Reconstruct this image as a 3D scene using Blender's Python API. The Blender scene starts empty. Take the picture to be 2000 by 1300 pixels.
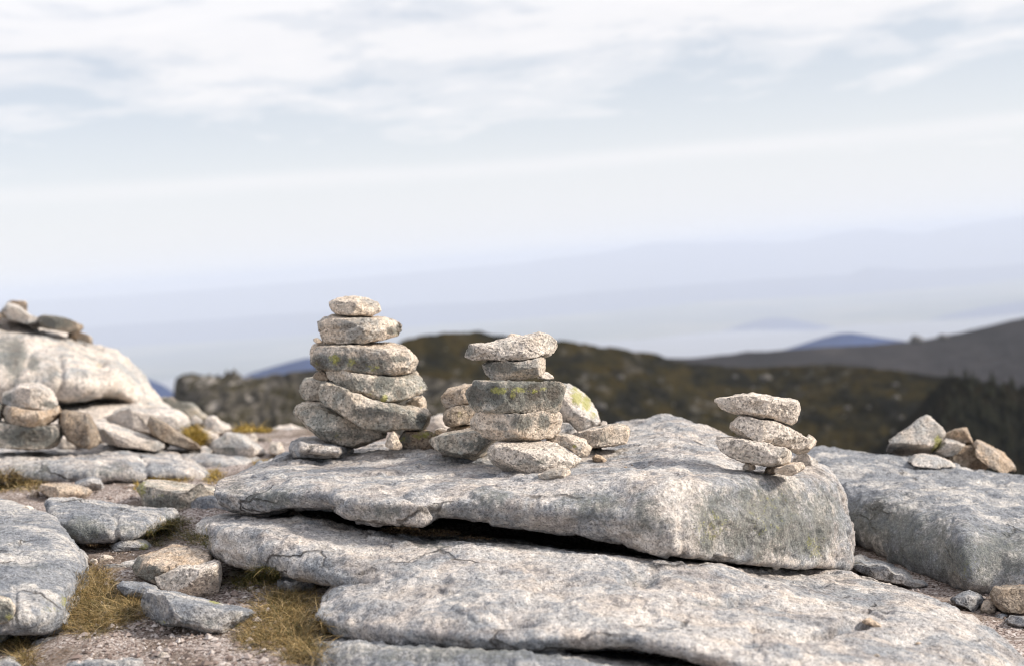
import bpy, math, random
import numpy as np
from mathutils import Matrix, Vector
rad = math.radians
scene = bpy.context.scene
COL = scene.collection

# ------------------------------------------------------------------ camera
FPX = 2778.0                       # focal length in pixels of a 2000 px wide frame (50 mm on 36 mm)
PITCH, ROLL = rad(2.93), rad(4.2)
CAM = np.array([0.0, 0.0, 1.0])
f0 = np.array([0.0, math.cos(PITCH), -math.sin(PITCH)])
u0 = np.array([0.0, math.sin(PITCH), math.cos(PITCH)])
r0 = np.array([1.0, 0.0, 0.0])
RV = r0 * math.cos(ROLL) - u0 * math.sin(ROLL)
UV = r0 * math.sin(ROLL) + u0 * math.cos(ROLL)
FV = f0
cd = bpy.data.cameras.new('camera')
cam = bpy.data.objects.new('camera', cd)
COL.objects.link(cam)
cam.matrix_world = Matrix(((RV[0], UV[0], -FV[0], CAM[0]), (RV[1], UV[1], -FV[1], CAM[1]),
                           (RV[2], UV[2], -FV[2], CAM[2]), (0, 0, 0, 1)))
cd.lens = 50.0; cd.sensor_width = 36.0
cd.clip_start = 0.1; cd.clip_end = 200000.0
cd.dof.use_dof = True; cd.dof.focus_distance = 4.5; cd.dof.aperture_fstop = 2.1
cd.dof.aperture_blades = 9
scene.camera = cam

# ------------------------------------------------------------------ sun, sky, exposure
SUN = np.array([0.83, -0.13, 0.54]); SUN /= np.linalg.norm(SUN)
SUN_EL = math.asin(SUN[2]); SUN_AZ = math.atan2(SUN[0], SUN[1])      # azimuth clockwise from +Y
sl = bpy.data.lights.new('sun', 'SUN'); sl.energy = 3.7; sl.angle = rad(8.0); sl.color = (1.0, 0.91, 0.79)
so = bpy.data.objects.new('sun', sl); COL.objects.link(so)
so.rotation_euler = Vector((-SUN[0], -SUN[1], -SUN[2])).to_track_quat('-Z', 'Y').to_euler()

w = bpy.data.worlds.new('World'); scene.world = w; w.use_nodes = True
nt = w.node_tree; nt.nodes.clear()
def N(nt, typ, **kw):
    n = nt.nodes.new(typ)
    for k, v in kw.items(): setattr(n, k, v)
    return n
def math_(nt, op, a, b=None, clamp=False):
    n = N(nt, 'ShaderNodeMath', operation=op); n.use_clamp = clamp
    for i, v in enumerate((a, b)):
        if v is None: continue
        if hasattr(v, 'is_output'): nt.links.new(v, n.inputs[i])
        else: n.inputs[i].default_value = v
    return n.outputs[0]
def noise(nt, vec, scale, detail=4, rough=0.55, dist=0.0):
    n = N(nt, 'ShaderNodeTexNoise'); n.inputs['Scale'].default_value = scale
    n.inputs['Detail'].default_value = detail; n.inputs['Roughness'].default_value = rough
    n.inputs['Distortion'].default_value = dist
    nt.links.new(vec, n.inputs['Vector']); return n.outputs['Fac']
def ramp(nt, fac, stops, interp='LINEAR'):
    n = N(nt, 'ShaderNodeValToRGB'); cr = n.color_ramp; cr.interpolation = interp
    while len(cr.elements) > 1: cr.elements.remove(cr.elements[0])
    for i, (p, c) in enumerate(stops):
        e = cr.elements[0] if i == 0 else cr.elements.new(p)
        e.position = p
        e.color = (c, c, c, 1) if isinstance(c, (int, float)) else (*c, 1)
    nt.links.new(fac, n.inputs['Fac']); return n.outputs['Color']
def mix(nt, fac, a, b, blend='MIX'):
    n = N(nt, 'ShaderNodeMix', data_type='RGBA', blend_type=blend)
    for idx, v in ((0, fac), (6, a), (7, b)):
        s = n.inputs[idx]
        if hasattr(v, 'is_output'): nt.links.new(v, s)
        elif isinstance(v, (int, float)): s.default_value = v if idx == 0 else (v, v, v, 1)
        else: s.default_value = (*v, 1)
    return n.outputs[2]
def mapping(nt, vec, scale, loc=(0, 0, 0), rot=(0, 0, 0)):
    n = N(nt, 'ShaderNodeMapping'); n.inputs['Scale'].default_value = scale
    n.inputs['Location'].default_value = loc; n.inputs['Rotation'].default_value = rot
    nt.links.new(vec, n.inputs['Vector']); return n.outputs[0]

SKY_STRENGTH = 0.145
sky = N(nt, 'ShaderNodeTexSky', sky_type='NISHITA'); sky.sun_disc = False
sky.sun_elevation = SUN_EL; sky.sun_rotation = SUN_AZ
sky.altitude = 1500.0; sky.air_density = 1.0; sky.dust_density = 0.7; sky.ozone_density = 2.5
tc = N(nt, 'ShaderNodeTexCoord')
sep = N(nt, 'ShaderNodeSeparateXYZ'); nt.links.new(tc.outputs['Generated'], sep.inputs[0])
zz = math_(nt, 'ADD', math_(nt, 'MAXIMUM', sep.outputs['Z'], 0.0), 0.045)
cmb = N(nt, 'ShaderNodeCombineXYZ')
nt.links.new(math_(nt, 'DIVIDE', sep.outputs['X'], zz), cmb.inputs[0])
nt.links.new(math_(nt, 'DIVIDE', sep.outputs['Y'], zz), cmb.inputs[1])
pv = cmb.outputs[0]                                                 # the cloud layer as a flat deck overhead
nA = noise(nt, mapping(nt, pv, (1.15, 0.85, 1.0), (3.1, 1.7, 0.0), (0, 0, rad(-4))), 1.0, 10, 0.62, 0.5)
nB = noise(nt, mapping(nt, pv, (0.22, 0.22, 1.0), (1.3, 5.2, 4.0)), 1.0, 4, 0.5, 0.2)
nC = noise(nt, mapping(nt, pv, (1.6, 1.3, 1.0), (7.7, 0.4, 2.0)), 1.0, 8, 0.65, 0.6)
dens = math_(nt, 'ADD', math_(nt, 'ADD', math_(nt, 'MULTIPLY', nA, 0.52), math_(nt, 'MULTIPLY', nB, 0.24)), math_(nt, 'MULTIPLY', nC, 0.24))
Z = sep.outputs['Z']
high = math_(nt, 'SUBTRACT', ramp(nt, Z, [(0.0, 0.0), (0.085, 0.12), (0.115, 0.19), (0.15, 0.245), (0.19, 0.29), (1.0, 0.27)]), 0.18)
cl = ramp(nt, math_(nt, 'ADD', dens, high), [(0.485, 0.0), (0.545, 0.45), (0.60, 0.88), (0.68, 1.0)], 'EASE')
# one long thin bank of cirrus low over the horizon
zw = math_(nt, 'ADD', Z, math_(nt, 'MULTIPLY', math_(nt, 'SUBTRACT', noise(nt, mapping(nt, pv, (0.35, 0.2, 1)), 1.0, 5, 0.6), 0.5), 0.012))
band = ramp(nt, zw, [(0.056, 0.0), (0.063, 0.55), (0.066, 0.65), (0.074, 0.0)], 'EASE')
cl = math_(nt, 'MAXIMUM', cl, math_(nt, 'MULTIPLY', band, ramp(nt, nB, [(0.3, 0.35), (0.6, 1.0)])))
veil = ramp(nt, Z, [(0.0, 0.95), (0.03, 0.93), (0.055, 0.86), (0.085, 0.72), (0.12, 0.60), (0.3, 0.45), (1.0, 0.3)])
# the veil thins out behind the viewer, where the sky is clear blue
clear = ramp(nt, math_(nt, 'ADD', math_(nt, 'MULTIPLY', sep.outputs['Y'], 0.5), 0.5), [(0.25, 0.7), (0.62, 1.0)])
veil = math_(nt, 'MULTIPLY', veil, clear); cl = math_(nt, 'MULTIPLY', cl, clear)
base = mix(nt, veil, sky.outputs['Color'], (8.40, 8.36, 8.46))       # thin high veil of cirrostratus
col = mix(nt, math_(nt, 'MULTIPLY', cl, 0.9), base, (9.1, 8.92, 9.0))
# unseen sky brightened towards the zenith to add fill light on the stones
col = mix(nt, 1.0, col, ramp(nt, Z, [(0.16, 0.56), (0.45, 0.80), (0.8, 0.84)]), 'MULTIPLY')
bg = N(nt, 'ShaderNodeBackground'); bg.inputs['Strength'].default_value = SKY_STRENGTH
nt.links.new(col, bg.inputs['Color'])
out = N(nt, 'ShaderNodeOutputWorld'); nt.links.new(bg.outputs[0], out.inputs['Surface'])

vs = scene.view_settings
vs.view_transform = 'Standard'; vs.look = 'None'; vs.gamma = 1.0; vs.exposure = 0.48; vs.use_curve_mapping = False
scene.cycles.use_denoising = True
try:
    scene.cycles.denoiser = 'OPENIMAGEDENOISE'
    scene.cycles.denoising_input_passes = 'RGB_ALBEDO_NORMAL'
    scene.cycles.denoising_prefilter = 'ACCURATE'
except Exception: pass
scene.cycles.volume_bounces = 2
scene.cycles.max_bounces = 6; scene.cycles.diffuse_bounces = 3
scene.cycles.use_adaptive_sampling = False
scene.cycles.filter_width = 1.15

# ------------------------------------------------------------------ helpers
def P(x, y, d):
    """Point at depth d metres along the lens axis behind photo position (x, y)."""
    x = np.asarray(x, float); y = np.asarray(y, float); d = np.asarray(d, float)
    return CAM + d[..., None] * (FV + ((x - 1000) / FPX)[..., None] * RV + ((650 - y) / FPX)[..., None] * UV)
def proj(p):
    q = p - CAM
    d = q @ FV
    return 1000 + FPX * (q @ RV) / d, 650 - FPX * (q @ UV) / d

_rs = np.random.RandomState(7)
_perm = np.concatenate([_rs.permutation(256)] * 3)
_grad = _rs.normal(size=(256, 3)); _grad /= np.linalg.norm(_grad, axis=1)[:, None]
def perlin(p):
    i = np.floor(p).astype(int); f = p - i; i &= 255
    s = f * f * f * (f * (f * 6 - 15) + 10)
    def g(dx, dy, dz):
        h = _perm[_perm[_perm[(i[:, 0] + dx) & 255] + ((i[:, 1] + dy) & 255)] + ((i[:, 2] + dz) & 255)]
        return (_grad[h] * (f - np.array([dx, dy, dz]))).sum(1)
    def L(a, b, t): return a + t * (b - a)
    x0 = L(L(g(0,0,0), g(1,0,0), s[:,0]), L(g(0,1,0), g(1,1,0), s[:,0]), s[:,1])
    x1 = L(L(g(0,0,1), g(1,0,1), s[:,0]), L(g(0,1,1), g(1,1,1), s[:,0]), s[:,1])
    return L(x0, x1, s[:, 2])
def fbm(p, octaves=4, gain=0.5, ridged=False):
    a, t = 1.0, np.zeros(len(p))
    for k in range(octaves):
        n = perlin(p * 2 ** k + 17.3 * k)
        t += a * ((0.35 - np.abs(n)) * 1.4 if ridged else n); a *= gain
    return t

def tag(o, label=None, cat=None, group=None, kind=None):
    if label: o['label'] = label
    if cat: o['category'] = cat
    if group: o['group'] = group
    if kind: o['kind'] = kind
    return o
def mesh_obj(name, verts, faces, mat, origin=None, smooth=True, attrs=None, parent=None):
    verts = np.asarray(verts, float)
    if origin is None: origin = np.zeros(3)
    me = bpy.data.meshes.new(name)
    me.vertices.add(len(verts)); me.vertices.foreach_set('co', (verts - origin).astype(np.float32).ravel())
    if isinstance(faces, np.ndarray): faces = [faces]
    nl = sum(f.size for f in faces); nf = sum(len(f) for f in faces)
    me.loops.add(nl); me.polygons.add(nf)
    me.loops.foreach_set('vertex_index', np.concatenate([f.ravel() for f in faces]).astype(np.int32))
    st = np.concatenate([np.full(len(f), f.shape[1]) for f in faces])
    me.polygons.foreach_set('loop_start', np.concatenate([[0], np.cumsum(st)[:-1]]).astype(np.int32))
    me.polygons.foreach_set('use_smooth', np.full(nf, smooth))
    me.update(calc_edges=True); me.validate()
    for k, v in (attrs or {}).items():
        a = me.attributes.new(k, 'FLOAT', 'POINT'); a.data.foreach_set('value', np.asarray(v, np.float32))
    o = bpy.data.objects.new(name, me); COL.objects.link(o)
    o.location = tuple(origin)
    if mat: me.materials.append(mat)
    if parent: o.parent = parent
    return o
def grid_faces(nu, nv, wrap=False):
    i = np.arange(nu - 1)[:, None]; j = np.arange(nv if wrap else nv - 1)[None, :]
    j2 = (j + 1) % nv
    return np.stack([i * nv + j, i * nv + j2, (i + 1) * nv + j2, (i + 1) * nv + j], -1).reshape(-1, 4)

# ------------------------------------------------------------------ materials
def new_mat(name):
    m = bpy.data.materials.new(name); m.use_nodes = True
    t = m.node_tree; t.nodes.clear()
    b = N(t, 'ShaderNodeBsdfPrincipled'); o = N(t, 'ShaderNodeOutputMaterial')
    t.links.new(b.outputs[0], o.inputs[0])
    b.inputs['Roughness'].default_value = 0.88
    b.inputs['Specular IOR Level'].default_value = 0.25
    return m, t, b
def granite(name, light, mid, grey, patch=0.5, patch_scale=5.0, stretch=(1, 1, 1), speck=0.55, dark=0.0, yellow=0.0,
            stain=None, stain_amt=0.0, streak=0.0, joints=0.0, bump=1.0, grain=190.0, dark_col=(0.075, 0.08, 0.078)):
    m, t, b = new_mat(name)
    c = N(t, 'ShaderNodeTexCoord'); oi = N(t, 'ShaderNodeObjectInfo')
    va = N(t, 'ShaderNodeVectorMath', operation='ADD')
    t.links.new(c.outputs['Object'], va.inputs[0])
    t.links.new(math_(t, 'MULTIPLY', oi.outputs['Random'], 37.0), va.inputs[1])
    v = va.outputs[0]
    vs_ = mapping(t, v, stretch)
    big = noise(t, vs_, patch_scale, 7, 0.62, 0.3)
    med = noise(t, v, patch_scale * 6.0, 5, 0.65)
    fine = noise(t, v, 95.0, 4, 0.7)
    vo = N(t, 'ShaderNodeTexVoronoi'); vo.inputs['Scale'].default_value = grain
    t.links.new(v, vo.inputs['Vector'])
    sx = N(t, 'ShaderNodeSeparateXYZ'); t.links.new(vo.outputs['Color'], sx.inputs[0])
    vo2 = N(t, 'ShaderNodeTexVoronoi'); vo2.inputs['Scale'].default_value = grain * 0.42
    t.links.new(v, vo2.inputs['Vector'])
    sx2 = N(t, 'ShaderNodeSeparateXYZ'); t.links.new(vo2.outputs['Color'], sx2.inputs[0])
    pm = ramp(t, math_(t, 'ADD', math_(t, 'MULTIPLY', big, 0.7), math_(t, 'MULTIPLY', med, 0.3)),
              [(0.60 - 0.25 * patch - 0.03, 0.0), (0.60 - 0.25 * patch + 0.06, 1.0)])
    wm = ramp(t, noise(t, v, patch_scale * 2.3, 4, 0.6), [(0.38, 0.0), (0.62, 1.0)])
    col = mix(t, wm, light, mid)
    col = mix(t, math_(t, 'MULTIPLY', pm, 0.85), col, grey)
    if stain:
        sm = ramp(t, noise(t, vs_, patch_scale * 1.4, 6, 0.62, 0.5), [(0.47, 0.0), (0.60, 1.0)])
        col = mix(t, math_(t, 'MULTIPLY', sm, stain_amt), col, stain)
    # crystals: biotite flakes, grey quartz, pale feldspar
    cr = ramp(t, sx.outputs[0], [(0.0, 0.22), (0.11, 0.30), (0.14, 0.72), (0.42, 0.86), (0.46, 1.0), (0.78, 1.08), (0.82, 1.28), (1.0, 1.42)])
    cr2 = ramp(t, sx2.outputs[1], [(0.0, 0.50), (0.10, 0.60), (0.14, 0.90), (0.6, 1.0), (0.85, 1.12), (1.0, 1.2)])
    gr = mix(t, 1.0, cr, cr2, 'MULTIPLY')
    col = mix(t, speck, col, mix(t, 1.0, col, gr, 'MULTIPLY'))
    fm = ramp(t, fine, [(0.30, 0.62), (0.45, 0.95), (0.6, 1.08), (0.75, 1.2)])
    col = mix(t, 0.75, col, mix(t, 1.0, col, fm, 'MULTIPLY'))
    if streak:
        st = noise(t, mapping(t, v, (0.35, 1.3, 2.2)), 24.0, 6, 0.72, 0.3)
        st2 = noise(t, mapping(t, v, (0.5, 1.2, 1.6)), 8.0, 6, 0.7, 0.4)
        sm_ = ramp(t, math_(t, 'ADD', math_(t, 'MULTIPLY', st, 0.5), math_(t, 'MULTIPLY', st2, 0.5)), [(0.36, (0.46, 0.49, 0.53)), (0.455, (0.76, 0.78, 0.82)), (0.51, (1.0, 1.0, 1.0)), (0.64, (1.16, 1.14, 1.11))])
        col = mix(t, streak, col, mix(t, 1.0, col, sm_, 'MULTIPLY'))
    if joints:
        wv = N(t, 'ShaderNodeVectorMath', operation='ADD'); t.links.new(mapping(t, v, (0.8, 1.0, 1.7), (0, 0, 0), (0.3, 0.2, 0.5)), wv.inputs[0])
        nz = N(t, 'ShaderNodeTexNoise'); nz.inputs['Scale'].default_value = 5.0; nz.inputs['Detail'].default_value = 6; t.links.new(v, nz.inputs['Vector'])
        sc_ = N(t, 'ShaderNodeVectorMath', operation='SCALE'); sc_.inputs['Scale'].default_value = 0.28; t.links.new(nz.outputs['Color'], sc_.inputs[0])
        t.links.new(sc_.outputs[0], wv.inputs[1])
        ve = N(t, 'ShaderNodeTexVoronoi', feature='DISTANCE_TO_EDGE'); ve.inputs['Scale'].default_value = joints; t.links.new(wv.outputs[0], ve.inputs['Vector'])
        jm = ramp(t, ve.outputs['Distance'], [(0.0, 1.0), (0.006, 0.9), (0.020, 0.0)])
        jm = math_(t, 'MULTIPLY', jm, ramp(t, noise(t, v, 3.0, 4, 0.6), [(0.53, 0.0), (0.60, 1.0)]))
        col = mix(t, math_(t, 'MULTIPLY', jm, 0.8), col, (0.055, 0.048, 0.042))
    else: jm = None
    # dark crust lichen: painted patches (attribute, also shade painted on the hump front) plus scattered ones
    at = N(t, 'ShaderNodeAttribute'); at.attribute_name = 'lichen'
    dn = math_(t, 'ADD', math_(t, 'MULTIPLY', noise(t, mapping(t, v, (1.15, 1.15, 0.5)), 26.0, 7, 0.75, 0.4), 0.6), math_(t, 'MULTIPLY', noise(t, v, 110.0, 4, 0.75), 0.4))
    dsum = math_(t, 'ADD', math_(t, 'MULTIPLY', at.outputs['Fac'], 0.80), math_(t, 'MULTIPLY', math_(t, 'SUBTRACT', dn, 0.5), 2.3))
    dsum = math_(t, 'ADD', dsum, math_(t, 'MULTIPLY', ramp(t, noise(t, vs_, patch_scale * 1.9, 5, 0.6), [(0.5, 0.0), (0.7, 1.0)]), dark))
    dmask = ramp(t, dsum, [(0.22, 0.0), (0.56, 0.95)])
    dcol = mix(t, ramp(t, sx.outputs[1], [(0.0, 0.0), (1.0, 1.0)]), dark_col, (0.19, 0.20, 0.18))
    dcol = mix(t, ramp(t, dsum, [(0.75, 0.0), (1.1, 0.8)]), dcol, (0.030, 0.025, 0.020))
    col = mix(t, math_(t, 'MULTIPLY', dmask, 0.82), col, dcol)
    # yellow-green map lichen
    ay = N(t, 'ShaderNodeAttribute'); ay.attribute_name = 'yellow'
    yn = math_(t, 'ADD', math_(t, 'MULTIPLY', noise(t, v, 48.0, 6, 0.75, 0.3), 0.62), math_(t, 'MULTIPLY', noise(t, v, 170.0, 3, 0.8), 0.38))
    ysum = math_(t, 'ADD', math_(t, 'MULTIPLY', ay.outputs['Fac'], 0.34), math_(t, 'ADD', yn, yellow))
    ymask = ramp(t, ysum, [(0.69, 0.0), (0.80, 0.85)])
    col = mix(t, ymask, col, mix(t, sx.outputs[2], (0.25, 0.25, 0.055), (0.42, 0.40, 0.15)))
    t.links.new(col, b.inputs['Base Color'])
    h = math_(t, 'ADD', math_(t, 'MULTIPLY', fine, 1.0), math_(t, 'MULTIPLY', noise(t, v, 260.0, 2, 0.6), 0.55))
    h = math_(t, 'ADD', h, math_(t, 'MULTIPLY', med, 1.4))
    if jm is not None: h = math_(t, 'SUBTRACT', h, math_(t, 'MULTIPLY', jm, 1.6))
    bp = N(t, 'ShaderNodeBump'); bp.inputs['Strength'].default_value = min(1.0, 0.85 * bump); bp.inputs['Distance'].default_value = 0.0075
    t.links.new(h, bp.inputs['Height']); t.links.new(bp.outputs[0], b.inputs['Normal'])
    return m

M = {}
M['slab'] = granite('grey_granite', (0.62, 0.57, 0.525), (0.50, 0.478, 0.46), (0.27, 0.282, 0.30), patch=0.44, patch_scale=5.2, stretch=(0.85, 1.15, 1.5), streak=0.75, joints=2.4, stain=(0.46, 0.33, 0.23), stain_amt=0.25, speck=0.60, grain=240.0, dark=0.04, yellow=-0.06)
M['grey'] = granite('blue_grey_granite', (0.56, 0.525, 0.49), (0.45, 0.435, 0.42), (0.215, 0.23, 0.255), patch=0.54, patch_scale=5.5, stretch=(0.9, 1.1, 1.4), streak=0.8, joints=2.8, speck=0.60, grain=240.0, dark=0.08, yellow=-0.04)
M['warm'] = granite('warm_granite', (0.72, 0.61, 0.505), (0.64, 0.55, 0.46), (0.34, 0.33, 0.31), patch=0.34, patch_scale=9.0, speck=0.62, dark=0.03, yellow=-0.07, stain=(0.50, 0.33, 0.18), stain_amt=0.22)
M['clean'] = granite('clean_granite', (0.70, 0.62, 0.54), (0.63, 0.56, 0.495), (0.48, 0.45, 0.41), patch=0.22, patch_scale=9.0, speck=0.72, dark=-0.10, yellow=-0.15, stain=(0.52, 0.37, 0.22), stain_amt=0.14)
M['crust'] = granite('lichen_crusted_granite', (0.68, 0.59, 0.495), (0.56, 0.50, 0.43), (0.30, 0.30, 0.27), patch=0.46, patch_scale=9.0, speck=0.66, dark=0.08, yellow=-0.06, stain=(0.40, 0.27, 0.15), stain_amt=0.25)
M['tan'] = granite('tan_granite', (0.58, 0.47, 0.37), (0.50, 0.405, 0.315), (0.36, 0.32, 0.28), patch=0.32, patch_scale=8.0, speck=0.7, dark=0.03, yellow=-0.1, stain=(0.45, 0.29, 0.16), stain_amt=0.4)
M['brown'] = granite('brown_granite', (0.44, 0.36, 0.28), (0.34, 0.275, 0.215), (0.22, 0.195, 0.17), patch=0.42, patch_scale=8.0, speck=0.7, dark=0.10, yellow=-0.08, stain=(0.27, 0.18, 0.11), stain_amt=0.4)
M['pale'] = granite('pale_granite', (0.68, 0.605, 0.54), (0.60, 0.54, 0.49), (0.36, 0.365, 0.365), patch=0.40, patch_scale=4.0, stretch=(1, 1, 1.3), speck=0.60, dark=0.02, yellow=-0.10, stain=(0.50, 0.36, 0.22), stain_amt=0.2)

def paint(px, py, spots):
    a = np.zeros(len(px))
    for (x, y, rx, ry, s) in spots or ():
        r = np.sqrt(((px - x) / rx) ** 2 + ((py - y) / ry) ** 2)
        a = np.maximum(a, s * np.clip(1.35 - r * 0.9, 0, 1))
    return a

# ------------------------------------------------------------------ rocks
def chaikin(r, q):
    n = np.roll(r, -1, axis=-2)
    return np.stack([r * (1 - q) + n * q, r * q + n * (1 - q)], axis=-2).reshape(*r.shape[:-2], -1, r.shape[-1])
def resample_ring(r, m):
    """r: (S,K,3) closed rings -> (S,m,3) evenly spaced along each ring."""
    c = np.concatenate([r, r[:, :1]], 1)
    seg = np.linalg.norm(np.diff(c, axis=1), axis=2)
    cum = np.concatenate([np.zeros((len(r), 1)), np.cumsum(seg, 1)], 1)
    o = np.empty((len(r), m, 3))
    for s in range(len(r)):
        t = np.linspace(0, cum[s, -1], m, endpoint=False)
        for k in range(3): o[s, :, k] = np.interp(t, cum[s], c[s, :, k])
    return o
def gsmooth(a, sigma):
    k = int(max(1, round(sigma * 3))); w_ = np.exp(-0.5 * (np.arange(-k, k + 1) / sigma) ** 2); w_ /= w_.sum()
    p = np.concatenate([np.repeat(a[:1], k, 0), a, np.repeat(a[-1:], k, 0)], 0)
    return sum(w_[i] * p[i:i + len(a)] for i in range(2 * k + 1))
def normals(g):
    """vertex normals of an (S,m,3) tube, wrapped in m; outward."""
    du = np.gradient(g, axis=0)
    dv = (np.roll(g, -1, 1) - np.roll(g, 1, 1))
    n = np.cross(dv, du); l = np.linalg.norm(n, axis=2, keepdims=True); n = n / np.maximum(l, 1e-9)
    c = g.mean(axis=(0, 1))
    if ((g - g.mean(axis=1, keepdims=True)) * n).sum() < 0: n = -n
    return n
def cap(g, steps=(0.96, 0.86, 0.62, 0.3, 0.0), push=0.10):
    """closes both ends of a tube by shrinking rings, bulging a little outward."""
    def end(ring, prev):
        c = ring.mean(0); size = np.linalg.norm(ring - c, axis=1).mean()
        d = c - prev.mean(0); l = np.linalg.norm(d); d = d / l if l > 1e-9 else d * 0
        return np.array([c + (ring - c) * s + d * size * push * math.sqrt(max(0, 1 - s * s)) for s in steps])
    a = end(g[0], g[1])[::-1]; b = end(g[-1], g[-2])
    return np.concatenate([a, g, b], 0)
def smooth_step(x, a, b):
    t = np.clip((x - a) / (b - a), 0, 1); return t * t * (3 - 2 * t)
def finish_rock(name, g, mat, size, seed, amp, lichen=None, yellow=None, cracks=None, dents=None, chips=6, fine=1.0, strata=0.0, flake=0.0, flake_size=None, label=None, cat='rock', group=None, kind=None, smooth=2.0):
    rs = np.random.RandomState(seed)
    S, m, _ = g.shape
    n = normals(g); p = g.reshape(-1, 3); nn = n.reshape(-1, 3)
    off = rs.uniform(-50, 50, 3)
    q = p + off
    # flat chips: push in whatever lies beyond random cutting planes
    c = p.mean(0)
    ext = p.max(0) - p.min(0)
    for k in range(chips):
        d = rs.normal(size=3); d /= np.linalg.norm(d)
        s = (p - c) @ d; cut = s.max() - min(size, 0.45 * ext[0]) * rs.uniform(0.05, 0.27) * (0.55 + 0.45 * abs(d[2]))
        over = np.maximum(0, s - cut); p = p - d * (over * 0.93)[:, None]
    if chips > 4:                                                   # a few broad split faces on the side of the stone
        for k in range(6):
            d = np.array([rs.normal() * 0.55, -1.0 if k < 5 else 1.0, rs.normal() * 0.45]); d /= np.linalg.norm(d)
            s = (p - c) @ d; cut = s.max() * (1 - rs.uniform(0.08, 0.30))
            p = p - d * (np.maximum(0, s - cut) * 0.95)[:, None]
    warp = np.stack([fbm(q / (size * 0.9) + k * 9, 2) for k in range(3)], 1) * size * 0.10
    qq = q + warp
    disp = amp * (0.55 * fbm(qq / (size * 0.75), 3) + 0.55 * fbm(qq / (size * 0.22), 3, ridged=True))
    if strata: disp += strata * fbm(qq * np.array([0.6, 0.6, 4.5]) / 0.20, 4, ridged=True) + 0.45 * strata * fbm(qq / 0.06, 3, ridged=True)
    disp += fine * (0.0032 * fbm(q / 0.035, 3) + 0.0020 * fbm(q / 0.012, 2))
    # flaked layers: the skin has come off in thin sheets, leaving small crisp steps
    hgt = 0.5 + 2.2 * fbm(qq * np.array([1.0, 1.0, 1.6]) / (flake_size or size * 1.1) + 31.0, 5, 0.48)
    fl = np.floor(hgt); t_ = hgt - fl
    disp += flake * (fl + smooth_step(t_, 0.90, 1.0))
    px, py = proj(p)
    if cracks or dents:
        facing = ((CAM - p) * nn).sum(1) > 0
        for (pl, wid, dep) in cracks or ():
            pl = np.array(pl, float); dm = np.full(len(p), 1e9)
            wob = 9 * fbm(q / 0.10, 3); lw = np.clip(0.75 + 1.3 * perlin(q / 0.13), 0.12, 1.6)
            for a, b_ in zip(pl[:-1], pl[1:]):
                e = b_ - a; t = np.clip(((px - a[0]) * e[0] + (py + wob - a[1]) * e[1]) / (e @ e), 0, 1)
                dm = np.minimum(dm, np.hypot(px - a[0] - t * e[0], py + wob - a[1] - t * e[1]))
            disp -= np.where(facing, dep * lw * np.exp(-(dm / wid) ** 2), 0)
        for (x, y, rx, ry, dep) in dents or ():
            r2 = ((px - x) / rx) ** 2 + ((py - y) / ry) ** 2
            disp -= np.where(facing, dep * np.exp(-r2 * 1.4), 0)
    p = p + nn * disp[:, None]
    attrs = {}
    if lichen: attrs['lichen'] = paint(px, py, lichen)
    if yellow: attrs['yellow'] = paint(px, py, yellow)
    org = np.array([p[:, 0].mean(), p[:, 1].mean(), p[:, 2].min()])
    o = mesh_obj(name, p, grid_faces(S, m, True), M[mat], org, attrs=attrs)
    return tag(o, label, cat, group, kind)

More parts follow.
